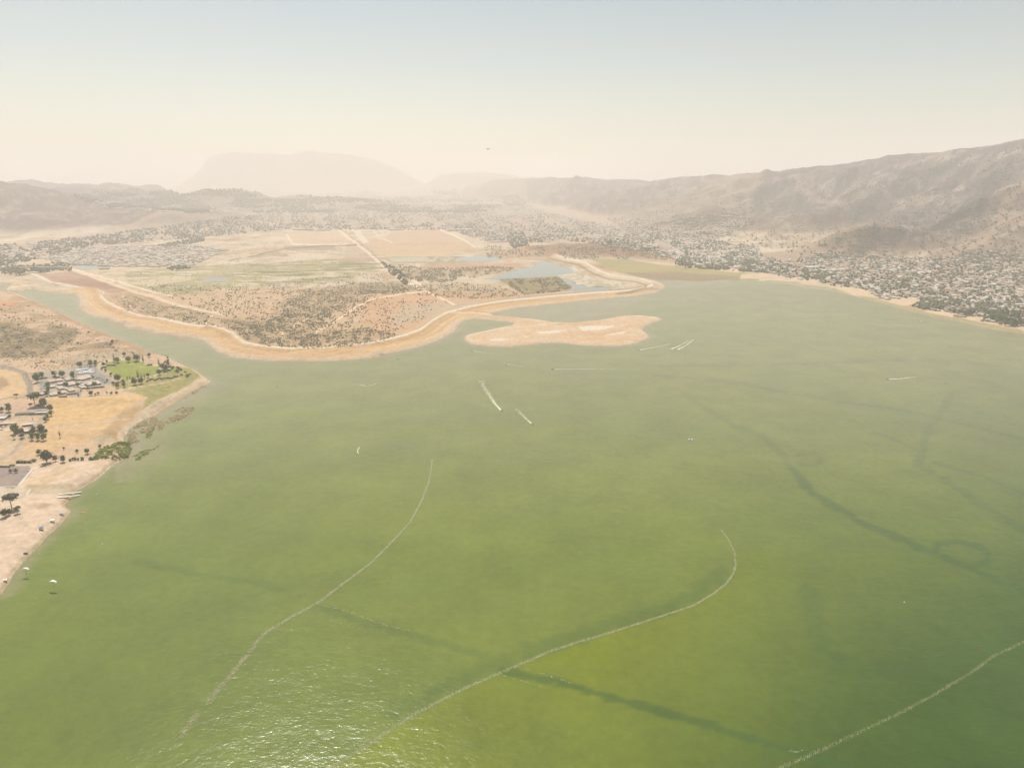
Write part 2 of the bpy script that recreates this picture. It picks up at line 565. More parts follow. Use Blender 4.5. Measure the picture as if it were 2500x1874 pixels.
# town ground
TOWNS = {
 'left': [(-200,640),(0,600),(160,584),(380,556),(520,535),(700,515),(850,500),(1000,500),(1150,500),(1200,560),(1000,562),(700,560),(520,578),(360,590),(230,600),(94,632),(0,652),(-200,680)],
 'homes': [(94,630),(217,604),(452,598),(560,610),(470,648),(380,652),(253,651),(163,644)],
 'mid': [(1150,500),(1300,505),(1420,540),(1560,560),(1700,580),(1850,605),(1860,650),(1700,648),(1560,612),(1440,592),(1200,592),(1120,570),(1080,540)],
 'slope': [(1480,532),(1600,540),(1800,520),(1850,545),(1750,585),(1650,590),(1540,572)],
 'right': [(1640,655),(1700,615),(1850,620),(2000,612),(2200,640),(2340,625),(2500,605),(2600,600),(2620,830),(2500,800),(2430,790),(2340,757),(2240,735),(2130,708),(2030,694),(1960,680),(1880,668),(1760,664)],
 'far': [(150,470),(600,462),(1250,470),(1300,505),(1150,520),(700,520),(420,520),(250,505)],
}
for k, P in TOWNS.items():
    m = region(P, 8, 10, 40, 5)
    put(m, C(188, 164, 142), .7)
put(region(TOWNS['homes'], 4), C(205, 185, 165), .8)
put(region(TOWNS['right'], 6, 8, 30, 6), C(192, 160, 132), .8)
# freeway
put(path([(-100,604),(0,593),(181,571),(380,548),(506,528),(687,506),(820,490)], 5.5), C(244, 222, 196), .9 * (1 - sstep(12, 30, HG)))
put(path([(-100,598),(0,588),(181,567),(380,544),(506,525)], 2), C(160, 136, 116), .6)
put(path([(-100,612),(0,602),(181,580),(380,557),(506,536)], 3), C(215, 180, 150), .7)
# sandy levee between road and water
LEV = CREST[3:29] + [(1600,714),(1553,723),(1500,727),(1424,734),(1351,742),(1264,752),(1199,765),(1199,771),(1196,781),(1156,778),(1134,783),(1116,796),(1109,810),(1065,834),(1015,850),(960,862),(899,873),(860,877),(800,880),(720,881),(644,879),(572,872),(535,861),(517,846),(496,831),(460,825),(398,818),(326,805),(253,778),(219,769),(201,760),(194,749),(194,734),(191,723),(182,718),(149,715)]
lev = region(LEV, 3)
put(lev, C(236, 194, 142), .95)
put(lev * sstep(.45, .6, fbm(cr / 9, PXG / 150, 4, 171)), C(214, 168, 122), .5)
put(lev * sstep(.62, .7, fbm(cr / 5, PXG / 120, 4, 172)), C(240, 212, 176), .6)
PEN = [(1196,781),(1300,779),(1398,788),(1463,782),(1517,772),(1560,770),(1604,774),(1615,779),(1589,790),(1566,804),(1585,822),(1553,839),(1496,846),(1424,843),(1369,837),(1250,847),(1156,841),(1134,822),(1214,801),(1257,788)]
pen = region(PEN, 4)
put(pen, C(236, 200, 162), .95)
put(pen * sstep(.56, .64, fbm(PXG / 40, PYG / 5, 4, 175)), C(240, 218, 190), .5)
put(pen * sstep(.5, .62, fbm(PXG / 60, PYG / 8, 4, 173)), C(226, 182, 138), .5)
for P in ([(1412,800),(1450,798),(1497,797),(1500,801),(1470,807),(1420,810)], [(1310,813),(1390,806),(1380,813),(1320,818)], [(1190,832),(1240,828),(1235,833),(1195,835)], [(1480,820),(1530,810),(1520,818)]):
    put(region(P, 3.5, 6, 14), C(250, 236, 216), .9)
# pale wash line along the water of the levee and its road
edge = (1 - sstep(2, 16, -ssd)) * (ssd < 0) * (YG > 1500) * (PXG < 1640)
put(edge, C(232, 214, 190), .75)
edge2 = (1 - sstep(10, 26, np.abs(-ssd - 6))) * (PXG < 1640) * (PYG < 900) * lev
put(edge2, C(230, 210, 185), .45)
damp = (1 - sstep(0, 6, -ssd)) * (ssd < 0)
put(damp, C(170, 140, 108), .45)
put(path(CREST, 6.5, 1.2), C(250, 234, 208), .95)
put(path([(p[0] + (4 if i > 5 else 0), p[1] - 7) for i, p in enumerate(CREST[5:31])], 2.6, 1), C(165, 136, 108), .6)
put(path([(p[0], p[1] - 10) for p in CREST[8:30]], 2.0, 1), C(232, 205, 172), .6)
put(path(SPIT, 3.5, 1), C(246, 226, 194), .8)
put(path(SPIT2, 3, 1), C(246, 226, 194), .8)
put(path([(p[0], p[1] - 4) for p in SPIT[1:]], 1.6, .8), C(150, 120, 92), .5)
# red brown field, golf course, scrub
put(region([(90,673),(174,664),(203,669),(325,713),(268,718),(181,702),(145,698),(119,687)], 3, 2), C(198, 154, 126), .8)
put(region([(120,690),(210,682),(290,706),(240,708),(170,700)], 3, 3), C(168, 120, 100), .5)
golf = region([(307,666),(420,652),(560,650),(800,636),(900,640),(930,655),(840,690),(615,704),(427,723),(318,702)], 6, 6, 40, 7)
put(golf, C(190, 176, 128), .85)
put(golf * sstep(.55, .65, fbm(PXG / 60, PYG / 4, 4, 181)), C(172, 168, 112), .7)
put(golf * sstep(.58, .66, fbm(PXG / 50, PYG / 3.2, 4, 182)), C(236, 216, 186), .85)
put(golf * sstep(.62, .68, fbm(PXG / 50, PYG / 3.0, 4, 183)), C(120, 122, 84), .6)
put(region([(330,690),(400,678),(480,680),(470,686),(360,702)], 3, 3), C(234, 208, 178), .8)
SCR = [[(275,726),(326,722),(420,745),(545,778),(690,795),(640,810),(560,803),(460,788),(310,762)],
       [(560,800),(640,790),(690,765),(700,730),(760,712),(870,690),(960,690),(1010,705),(930,725),(860,745),(810,775),(775,812),(900,800),(975,818),(940,830),(850,845),(760,850),(650,846),(600,830)],
       [(932,644),(1060,655),(1200,650),(1279,655),(1185,672),(1080,690),(1015,687),(953,667)],
       [(860,715),(960,700),(1120,690),(1220,700),(1280,722),(1150,730),(1000,720)],
       [(1214,682),(1362,676),(1398,702),(1366,712),(1279,720)]]
for k, P in enumerate(SCR):
    m = region(P, 12, 26, 40, 20 + k)
    put(m, C(196, 164, 122), .5)
    scrub += m * (.78 if k != 3 else .5)
put(region(SCR[4], 3), C(160, 142, 96), .8)
put(region([(1060,646),(1290,645),(1270,654),(1160,660),(1060,655)], 3, 3), C(214, 166, 128), .7)
put(region([(930,722),(1040,715),(1240,735),(1150,748),(1090,765),(1050,785),(1020,806),(940,820),(880,790),(880,745)], 8, 5, 30, 31), C(226, 178, 138), .7)
put(region([(990,745),(1150,735),(1180,742),(1100,762),(1050,780),(960,800),(960,770)], 8, 6, 30, 32), C(212, 190, 162), .7)
put(region([(953,571),(1062,557),(1159,600),(1163,608),(1098,618),(917,622),(877,593)], 5, 3), C(222, 184, 148), .75)
put(region([(905,600),(1150,604),(1100,626),(930,630)], 4, 3), C(228, 190, 150), .6)
put(region([(700,572),(830,568),(880,596),(715,598)], 3), C(230, 196, 160), .8)
put(region([(690,602),(820,600),(820,612),(700,614)], 3, 2), C(176, 146, 122), .7)
put(region([(700,622),(800,622),(790,636),(720,638)], 3, 3), C(238, 216, 188), .8)
put(region([(850,600),(900,610),(930,640),(840,640)], 4, 3), C(206, 178, 148), .5)
put(region([(1180,618),(1400,600),(1600,610),(1780,640),(1780,655),(1600,640),(1450,626),(1250,632)], 5, 5, 30, 33), C(192, 150, 116), .7)
mo = sstep(4, 14, mound(XG, YG))
put(mo, C(178, 128, 100), .8); scrub += mo * .7
# ponds surroundings
put(region([(932,631),(960,628),(1120,627),(1240,632),(1190,642),(960,644)], 3), C(168, 148, 116), .8)
put(region([(945,631),(1040,628),(1060,640),(960,641)], 2.5, 2), C(212, 206, 176), .9)
mott = sstep(.45, .6, fbm(PXG / 9, PYG / 4, 3, 191))
put(region([(1050,628),(1130,628),(1130,640),(1050,641)], 2) * mott, C(216, 208, 180), .8)
rip = region([(1366,640),(1400,650),(1420,668),(1475,690),(1530,690),(1520,705),(1440,700),(1400,675),(1385,655)], 3, 4, 20, 34)
put(rip, C(196, 180, 146), .8)
put(rip * mott, C(232, 224, 200), .85)
put(path([(p[0] - 14, p[1] + 5) for p in CREST[28:38]], 5, 1.5), C(150, 132, 96), .7)
put(path([(p[0] - 8, p[1] + 1) for p in CREST[30:38]], 3, 1), C(240, 200, 158), .7)
# grassy marsh flat
mg = region([(1437,633),(1540,636),(1626,650),(1814,664),(1830,676),(1806,680),(1698,687),(1575,682),(1502,665),(1470,647)], 4, 4, 30, 35)
put(mg, C(180, 166, 108), .9)
put(mg * sstep(.5, .6, fbm(PXG / 60, PYG / 5, 4, 192)), C(196, 176, 120), .7)
put(region([(1520,668),(1640,664),(1806,678),(1806,685),(1698,688),(1580,683)], 4, 3, 30, 36), C(168, 142, 116), .8)
# shore of the right town
sh = (1 - sstep(22, 45, -ssd)) * (ssd < 0) * (PXG > 1800)
put(sh, C(176, 164, 116), .75)
scrub *= 1 - sh
SANDS = [[(1810,671),(1879,670),(1876,678),(1806,682)], [(1853,684),(1955,678),(1955,681),(1856,687)], [(1926,687),(2005,682),(1990,694)],
         [(2030,703),(2081,700),(2126,712),(2141,729),(2087,722)], [(2145,733),(2238,726),(2258,743),(2205,749)], [(2253,763),(2298,757),(2336,767),(2324,777)],
         [(2340,775),(2384,772),(2412,780),(2372,786)], [(2380,787),(2412,783),(2440,790),(2420,795)], [(2470,800),(2500,798),(2600,812),(2600,830),(2500,811)], [(1650,640),(1760,650),(1820,662),(1800,668),(1700,655)]]
for P in SANDS: put(region(P, 1.8), C(238, 208, 172), .95)
for P in ([(2278,725),(2310,727),(2300,733),(2282,731)], [(2345,722),(2365,722),(2362,727)], [(2330,660),(2362,660),(2360,667),(2332,666)], [(2376,672),(2392,676),(2384,682)], [(2200,640),(2232,642),(2230,648)]): put(region(P, 2), C(232, 190, 148), .85)
# roads in the valley
ROADS = [([(170,658),(325,713),(430,745),(543,774)], 8, (222,194,164)), ([(160,654),(330,702),(420,728)], 3, (238,214,184)),
         ([(827,564),(890,612),(960,671),(989,689),(1040,713),(1109,745)], 4.5, (236,210,178)), ([(1040,713),(990,718),(939,727),(870,752),(827,781),(776,814),(772,823)], 3, (240,212,178)),
         ([(700,575),(715,598),(870,600)], 2.5, (240,220,190)), ([(560,640),(700,608),(870,600)], 3, (150,132,110)), ([(610,650),(840,650),(935,644)], 2, (150,140,106)),
         ([(640,668),(800,662),(960,655)], 2, (140,132,98)), ([(1062,557),(1130,585),(1160,605)], 2.5, (240,216,186)), ([(1000,680),(1030,700)], 4, (236,214,184)),
         ([(1160,790),(1170,782)], 2, (230,200,170)), ([(300,727),(310,745),(335,765)], 3, (232,200,164)), ([(700,810),(750,780),(840,735),(930,720)], 2.5, (232,196,156)),
         ([(640,800),(690,812),(690,840)], 2.5, (232,198,160)), ([(520,775),(500,800),(470,790)], 4, (226,200,170)),
         ([(0,718),(40,726),(62,742),(64,756)], 3, (236,208,180)), ([(10,737),(50,732)], 2.5, (238,212,184)), ([(128,768),(140,785),(220,812),(310,850),(318,866),(300,880)], 3, (230,200,170)),
         ([(0,700),(20,712),(100,752),(200,800),(330,852)], 3, (226,184,148)), ([(75,830),(82,850),(78,862)], 3, (235,205,174)),
         ([(120,668),(72,671)], 3, (240,212,180)), ([(20,706),(60,702),(75,706)], 3, (238,208,176))]
for P, w, c in ROADS: put(path(P, w + 1.0), np.clip(C(*c) * (1.0 if sum(c) < 450 else 1.28), 0, .75), .95)
for P, w in (([(168,664),(322,719),(426,751),(540,780)], 2.5), ([(830,560),(895,608),(966,669),(995,686)], 2.5)): put(path(P, w), C(150, 124, 98), .6)
AIR = [[(859,564),(877,564),(902,594),(886,596)]]
for P in AIR: put(region(P, 1.2), C(246, 228, 200), .95)
for P in ([(910,565),(955,594)], [(930,565),(940,578)], [(950,566),(940,578)], [(859,565),(1000,562)], [(912,567),(925,583),(958,592)]): put(path(P, 3.2, 1), C(246, 226, 196), .9)

# left foreshore land
LL = (PXG < 620) & (PYG > 700)
left = region([(-400,712),(0,708),(99,744),(253,814),(355,855),(481,908),(514,932),(300,1075),(240,1115),(-400,1160)], 5)
put(left, C(226, 192, 158), .8)
lscr = left * sstep(.48, .58, fbm(XG / 55, YG / 55, 4, 201)) * (PYG < 900)
put(lscr, C(186, 154, 112), .7)
for P in ([(-300,800),(0,790),(60,800),(110,815),(190,800),(185,830),(110,870),(40,880),(-300,880)], [(120,790),(190,808),(180,820),(110,812)], [(160,850),(290,838),(280,858),(150,862)]):
    m = region(P, 6, 8, 22, 40); put(m, C(170, 144, 102), .65); scrub += m * .9
put(region([(-100,735),(40,735),(58,748),(30,752),(-100,756)], 4, 3), C(226, 166, 122), .8)
put((1 - sstep(10, 30, -ssd)) * (ssd < 0) * left * (PYG < 870), C(192, 148, 110), .75)
put(region([(120,880),(250,868),(330,862),(330,876),(220,888),(150,893)], 5, 3), C(200, 180, 152), .7)
# dry grass field
put(region([(117,982),(200,977),(354,968),(350,985),(300,1010),(255,1030),(115,1042)], 4, 3, 20, 41), C(238, 196, 138), .9)
put(region([(112,1046),(240,1036),(270,1030),(260,1060),(200,1090),(80,1120),(60,1090),(110,1070)], 5, 4, 20, 42), C(234, 194, 142), .8)
put(region([(0,1045),(90,1040),(70,1070),(30,1110),(0,1120)], 4, 3), C(232, 202, 164), .7)
put(region([(-100,900),(20,904),(60,930),(64,960),(40,975),(-100,985)], 3), C(236, 198, 150), .85)
put(region([(-100,915),(10,925),(24,945),(0,958),(-100,960)], 4, 4), C(180, 145, 115), .7)
grn = region([(270,943),(340,930),(440,905),(478,904),(489,928),(431,962),(370,1003),(344,1010),(362,978),(324,962),(300,955)], 5, 5, 22, 43)
put(grn, C(168, 160, 92), .9)
put(grn * sstep(.5, .6, fbm(XG / 20, YG / 20, 3, 202)), C(190, 178, 116), .5)
put(region([(300,1010),(345,1000),(330,1025),(300,1048),(290,1080),(240,1085),(262,1050)], 5, 5, 16, 44), C(196, 160, 104), .7)
put(region([(225,1075),(262,1068),(285,1078),(255,1090),(230,1092)], 3, 3), C(206, 186, 154), .8)
put(path([(294,1078),(294,1064),(319,1043),(345,1024),(365,1010),(395,988),(431,968),(486,937),(509,931),(490,915),(474,907)], 11, 2.5), C(232, 208, 172), .9)
put(path([(294,1078),(319,1046),(365,1014),(395,992)], 4, 2) * mott, C(240, 224, 196), .8)
for P, w, c in [([(280,955),(330,948),(400,938),(440,927)], 3.5, (236,206,164)), ([(118,1052),(200,1040),(280,1029),(322,1027)], 3, (230,204,168)),
                ([(192,968),(300,955),(330,950)], 3, (232,204,166)), ([(280,1090),(255,1098)], 4, (230,206,172))]:
    put(path(P, w), C(*c), .8)
# park lawn and walks
put(region([(248,893),(281,883),(339,879),(372,893),(395,893),(425,905),(395,926),(354,930),(306,938),(268,925),(248,908)], 4), C(196, 172, 120), .7)
put(region([(256,896),(281,887),(339,883),(360,895),(390,896),(388,919),(354,925),(306,932),(276,919),(256,906)], 1.5), C(160, 166, 80), .95)
put(region([(300,889),(345,886),(352,892),(310,895)], 3, 3), C(182, 178, 100), .6)
put(region([(338,897),(356,898),(352,902),(340,902)], 3, 2), C(200, 178, 120), .6)
put(region([(396,909),(430,906),(434,911),(420,916),(396,917)], 1.5), C(150, 172, 66), .9)
put(region([(220,899),(246,897),(246,906),(230,908)], 2), C(176, 176, 100), .8)
for P, w in [([(239,902),(247,894),(280,887),(300,885),(338,882),(350,888),(362,895),(392,896)], 2.6), ([(239,902),(262,914),(280,925),(306,934),(330,930),(356,926),(386,920),(396,900)], 2.6), ([(345,882),(360,876),(375,882)], 2.5)]:
    put(path(P, w, 1), C(240, 226, 200), .9)
put(region([(356,886),(376,884),(386,893),(368,894)], 1.5), C(224, 176, 140), .8)
# campground asphalt and roads
put(region([(84,920),(150,905),(215,894),(240,904),(268,926),(284,938),(256,944),(200,952),(160,962),(122,978),(100,968),(92,940)], 3), C(196, 182, 164), .85)
put(region([(160,905),(215,894),(238,902),(240,915),(270,930),(278,938),(250,940),(230,922),(185,912)], 3), C(166, 162, 156), .7)
put(region([(96,925),(112,935),(112,955),(100,958)], 2), C(160, 154, 148), .8)
put(region([(170,962),(200,957),(198,974),(168,976)], 2), C(176, 166, 154), .8)
put(path([(-60,896),(0,898),(33,904),(60,920),(74,944),(76,972)], 15, 2), C(164, 150, 136), .92)
put(path([(-60,898),(0,900),(33,906),(58,922),(71,944)], 2.2, .8), C(206, 188, 166), .6)
put(path([(62,976),(30,976),(0,984),(-60,990)], 4, 1), C(150, 130, 112), .8)
put(path([(100,992),(112,1002),(108,1020),(84,1048),(68,1064),(30,1112),(0,1128)], 9, 2), C(196, 176, 154), .9)
put(path([(0,1028),(50,1020),(98,1013)], 5, 1.2), C(200, 184, 160), .8)
put(path([(0,1066),(30,1060),(66,1058)], 6, 1.2), C(206, 184, 156), .8)
put(path([(80,920),(160,905),(240,890)], 4, 1.2), C(214, 190, 160), .8)
# beach
BEACH = [(-400,1480),(-400,1140),(0,1142),(100,1130),(240,1120),(292,1124),(263,1143),(241,1165),(207,1184),(180,1199),(154,1234),(172,1249),(150,1276),(116,1307),(58,1368),(0,1450),(-200,1640)]
be = region(BEACH, 2)
put(be, C(242, 213, 184), .95)
put(be * sstep(.5, .65, fbm(XG / 40, YG / 60, 4, 210)), C(226, 194, 158), .6)
put(region([(75,1170),(110,1162),(180,1150),(200,1165),(120,1190),(70,1196)], 6, 6, 24, 50), C(232, 200, 158), .5)
put(region([(70,1196),(180,1190),(176,1202),(60,1203)], 3, 4, 12, 51), C(190, 166, 124), .6)
put(region([(60,1250),(110,1242),(150,1240),(100,1256)], 3, 4, 12, 52), C(200, 166, 130), .6)
put(region([(-200,1144),(0,1143),(69,1142),(79,1149),(47,1196),(0,1198),(-200,1200)], 1.2), C(172, 154, 144), .95)
put(region([(-200,1200),(0,1200),(76,1204),(66,1218),(55,1232),(0,1242),(-200,1250)], 1.2), C(228, 208, 182), .95)
put(region([(74,1204),(175,1201),(168,1217),(66,1218)], 1.2), C(216, 198, 168), .9)
put(region([(10,1196),(40,1197),(35,1203),(20,1201)], 1.2), C(150, 150, 90), .8)
be_edge = (1 - sstep(1.0, 5, -ssd)) * (ssd < 0) * (PYG > 1110)
put(be_edge, C(200, 176, 140), .7)
# grass / town patches get some general fine mottling
colr *= (.93 + .14 * fbm(XG / 9, YG / 9, 3, 220))[..., None]
colr *= (.94 + .12 * fbm(PXG / 5, PYG / 5, 2, 221))[..., None]
scrub = np.clip(scrub + (1 - hillm) * .10 * (YG > 1300) * (YG < 6000), 0, 1)
scrub *= (1 - lev) * (1 - pen) * (1 - be)
colr = np.clip(colr, 0, .85)

# ------------------------------------------------------------------ ground mesh
idx = np.arange(NY * NU).reshape(NY, NU)
keep = ~((ssd[:-1, :-1] > 40) & (ssd[1:, :-1] > 40) & (ssd[:-1, 1:] > 40) & (ssd[1:, 1:] > 40))
keep &= ~(np.abs(UG[:-1, :-1]) > 1.0) | (YG[:-1, :-1] > 5000)
F = np.stack([idx[:-1, :-1][keep], idx[:-1, 1:][keep], idx[1:, 1:][keep], idx[1:, :-1][keep]], -1)
used = np.zeros(NY * NU, bool); used[F.ravel()] = True
remap = np.cumsum(used) - 1
V = np.stack([XG, YG, HG], -1).reshape(-1, 3)[used]
F = remap[F]

gm, nt, b = new_mat('dry_ground')
N, L = nt.nodes, nt.links
at = N.new('ShaderNodeAttribute'); at.attribute_name = 'ground_colour'
sa = N.new('ShaderNodeAttribute'); sa.attribute_name = 'brush'
geo = N.new('ShaderNodeNewGeometry')
def noise(scale, detail=4, rough=.6):
    n = N.new('ShaderNodeTexNoise'); n.inputs['Scale'].default_value = scale
    n.inputs['Detail'].default_value = detail; n.inputs['Roughness'].default_value = rough
    L.new(geo.outputs['Position'], n.inputs['Vector'])
    return n.outputs['Fac']
def mrange(x, a, b_, c, d):
    n = N.new('ShaderNodeMapRange'); L.new(x, n.inputs['Value'])
    n.inputs['From Min'].default_value = a; n.inputs['From Max'].default_value = b_
    n.inputs['To Min'].default_value = c; n.inputs['To Max'].default_value = d
    return n.outputs[0]
def math_(op, x, y):
    n = N.new('ShaderNodeMath'); n.operation = op
    for i, q in enumerate((x, y)):
        if isinstance(q, (int, float)): n.inputs[i].default_value = q
        else: L.new(q, n.inputs[i])
    return n.outputs[0]
def mix(fac, a, b_):
    n = N.new('ShaderNodeMix'); n.data_type = 'RGBA'
    L.new(fac, n.inputs[0])
    for i, q in ((6, a), (7, b_)):
        if isinstance(q, tuple): n.inputs[i].default_value = (*q, 1)
        else: L.new(q, n.inputs[i])
    return n.outputs[2]
fine = mrange(noise(.12, 6, .65), .3, .7, .80, 1.18)
sc1 = N.new('ShaderNodeVectorMath'); sc1.operation = 'SCALE'
L.new(at.outputs['Color'], sc1.inputs[0]); L.new(fine, sc1.inputs['Scale'])
# brush: dots of dark shrubs whose share of the ground follows the brush attribute
thr = mrange(sa.outputs['Fac'], 0, 1, .78, .47)
n1 = noise(.055, 5, .75)
dots = math_('MULTIPLY', math_('SUBTRACT', n1, thr), 16.0)
dots_c = mrange(dots, 0, 1, 0, .85)
bc = mix(mrange(noise(.02, 3), .35, .65, 0, 1), (.150, .112, .078), (.125, .118, .062))
full = mix(dots_c, sc1.outputs[0], bc)
L.new(full, b.inputs['Base Color'])
b.inputs['Roughness'].default_value = .95
b.inputs['Specular IOR Level'].default_value = .05
bmp = N.new('ShaderNodeBump'); bmp.inputs['Strength'].default_value = .5; bmp.inputs['Distance'].default_value = 4
L.new(noise(.05, 6, .7), bmp.inputs['Height'])
L.new(bmp.outputs[0], b.inputs['Normal'])

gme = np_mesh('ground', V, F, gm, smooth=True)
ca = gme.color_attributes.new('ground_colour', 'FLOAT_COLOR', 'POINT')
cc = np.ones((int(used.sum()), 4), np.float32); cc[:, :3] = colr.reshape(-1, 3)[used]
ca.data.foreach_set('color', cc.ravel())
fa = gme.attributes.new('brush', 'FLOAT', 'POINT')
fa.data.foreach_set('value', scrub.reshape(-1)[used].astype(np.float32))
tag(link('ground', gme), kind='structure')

# wide plain under and behind everything
pb = MB(); pb.box(-44000, 44000, -44000, 44000, -9, -7)
tag(link('plain', pb.mesh('plain', plain('plain_soil', (.30, .24, .18), .95, .15, .002))), kind='structure')

# ------------------------------------------------------------------ lake
WU = np.linspace(-1.15, 1.15, 620)
WY = np.concatenate([np.array([-1150, -700, -300, 0, 120, 220, 300]), 1.0 / np.linspace(1 / 340.0, 1 / 5200.0, 420)])
WYG, WUG = np.meshgrid(WY, WU, indexing='ij')
WXG = WUG * np.maximum(WYG, 900.0)
WXG = np.where(WYG < 300, WXG * (1 + (300 - WYG) / 900), WXG)
wpx, wpy = project(WXG, np.maximum(WYG, 200), 0.0)
wsd = sdf_poly(WXG, WYG, LAKE)
def wpath(P, w, soft):
    P = np.asarray(P, float)
    bb = (wpx > P[:, 0].min() - 3 * soft - w) & (wpx < P[:, 0].max() + 3 * soft + w) & (wpy > P[:, 1].min() - 3 * soft - w) & (wpy < P[:, 1].max() + 3 * soft + w)
    m = np.zeros(wpx.shape)
    wv = (fbm(wpx[bb] / 26, wpy[bb] / 16, 4, 301) - .5) * (soft + w) * .9
    d = polyline_dist(wpx[bb], wpy[bb] * 1.5, P * [1, 1.5]) + wv
    m[bb] = 1 - sstep(w * .3, w * .5 + soft, d)
    return m
CUR1 = [(435,1803),(493,1730),(563,1649),(610,1590),(630,1562),(652,1541),(690,1519),(727,1497),(773,1473),(834,1427),(904,1375),(960,1319),(1002,1273),(1030,1221),(1047,1175),(1054,1140),(1055,1122)]
CUR2 = [(770,1895),(806,1874),(867,1838),(960,1777),(1000,1749),(1100,1697),(1142,1676),(1260,1625),(1346,1588),(1420,1564),(1488,1544),(1610,1505),(1692,1478),(1740,1450),(1773,1424),(1790,1400),(1796,1379),(1794,1350),(1780,1320),(1761,1293)]
CUR3 = [(1890,1880),(1915,1869),(2001,1832),(2131,1770),(2187,1745),(2279,1696),(2372,1640),(2427,1600),(2500,1566),(2580,1540)]
dark = np.zeros(wpx.shape)
for P, w, s, a in [
    ([(1228,1639),(1366,1664),(1529,1711),(1692,1757),(1900,1822),(2060,1870)], 20, 11, .95),
    ([(770,1480),(870,1512),(1000,1548),(1180,1600)], 14, 14, .45),
    ([(330,1370),(480,1400),(620,1420),(700,1440)], 12, 12, .45),
    ([(1668,961),(1723,998),(1785,1035),(1865,1066),(1910,1110),(1933,1146)], 9, 8, .6),
    ([(1933,1146),(1983,1202),(2032,1233),(2094,1270),(2187,1310),(2267,1344),(2341,1375),(2403,1402),(2500,1443),(2600,1480)], 13, 9, 1.0),
    ([(2285,1345),(2290,1328),(2330,1322),(2385,1330),(2412,1350),(2408,1372),(2370,1382)], 14, 7, 1.0),
    ([(1950,1110),(1990,1105),(2010,1122),(1985,1138),(1950,1130)], 6, 7, .5),
    ([(2323,961),(2300,1000),(2273,1035),(2258,1080),(2255,1097),(2242,1134)], 14, 10, .7),
    ([(2242,1134),(2298,1165),(2372,1214),(2440,1258),(2500,1295),(2600,1340)], 14, 10, .65),
    ([(1600,918),(1700,922),(1816,936),(1900,955),(2032,977),(2150,993),(2249,1010),(2372,1041),(2500,1072)], 5, 3, .9),
    ([(2279,1128),(2403,1165),(2500,1205)], 6, 4, .8), ([(2130,1055),(2190,1075),(2240,1100)], 6, 4, .8),
    ([(1600,893),(1900,890),(2218,878),(2360,884),(2500,902)], 5, 3, .7), ([(2100,960),(2220,1000)], 4, 6, .3),
    ([(1500,900),(1300,905),(1150,900)], 3, 4, .2),
    ([(1975,1450),(1985,1500),(2000,1560),(2050,1620)], 20, 30, .45),
    ([(2120,1650),(2250,1620),(2400,1570),(2500,1540)], 20, 40, .4),
    ([(1290,1588),(1488,1526),(1610,1488),(1700,1455),(1760,1400)], 22, 30, .5),
    ([(960,1740),(1100,1670),(1230,1615)], 20, 30, .45)]:
    dark = np.maximum(dark, wpath(P, w, s) * a)
yel = np.zeros(wpx.shape)
YP = np.array([(700,1990),(806,1876),(960,1779),(1100,1699),(1260,1627),(1488,1546),(1692,1480),(1773,1426),(1796,1379),(1794,1350),(1900,1330),(2060,1420),(2120,1600),(1950,1800),(1800,1990)], float)
yel = sdf_poly(wpx, wpy, YP)
yel = sstep(-4, 4, yel) * (.35 + .5 * np.exp(-np.clip(yel, 0, None) / 160)) * (1 - sstep(1500, 2100, wpx + (wpy - 1500) * .5)) * (.6 + .8 * fbm(WXG / 60, WYG / 110, 4, 331))
vignette_tone = .80 - .62 * sstep(1350, 2500, wpx * .8 + (wpy - 1100) * .75) - .25 * sstep(1150, 1750, wpy) + (fbm(WXG / 420, WYG / 420, 4, 311) - .5) * .35  # lens vignetting put into the water colour, darkest at lower right, plus random variation
vignette_tone = np.clip(vignette_tone + .12 * (1 - sstep(700, 1100, wpy)), 0, 1)
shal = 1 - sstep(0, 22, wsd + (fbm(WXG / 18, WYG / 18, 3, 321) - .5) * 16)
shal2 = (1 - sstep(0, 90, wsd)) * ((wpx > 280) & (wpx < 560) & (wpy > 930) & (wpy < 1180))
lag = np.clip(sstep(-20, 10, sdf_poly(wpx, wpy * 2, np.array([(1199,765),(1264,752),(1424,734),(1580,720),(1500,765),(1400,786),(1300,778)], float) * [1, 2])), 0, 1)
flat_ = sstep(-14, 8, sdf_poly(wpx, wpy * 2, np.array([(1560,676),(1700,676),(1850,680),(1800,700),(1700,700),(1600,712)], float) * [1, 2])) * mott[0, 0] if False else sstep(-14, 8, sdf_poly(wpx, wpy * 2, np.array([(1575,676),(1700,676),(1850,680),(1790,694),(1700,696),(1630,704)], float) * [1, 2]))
far_haze = 1 - sstep(690, 1380, wpy)  # distant water paled: haze and sky reflection put into its colour
mud_haze = np.clip(far_haze * .62 + shal * .7 + shal2 * .6 + lag * .35 + flat_ * .5, 0, 1)  # painted far haze together with real muddy shallows

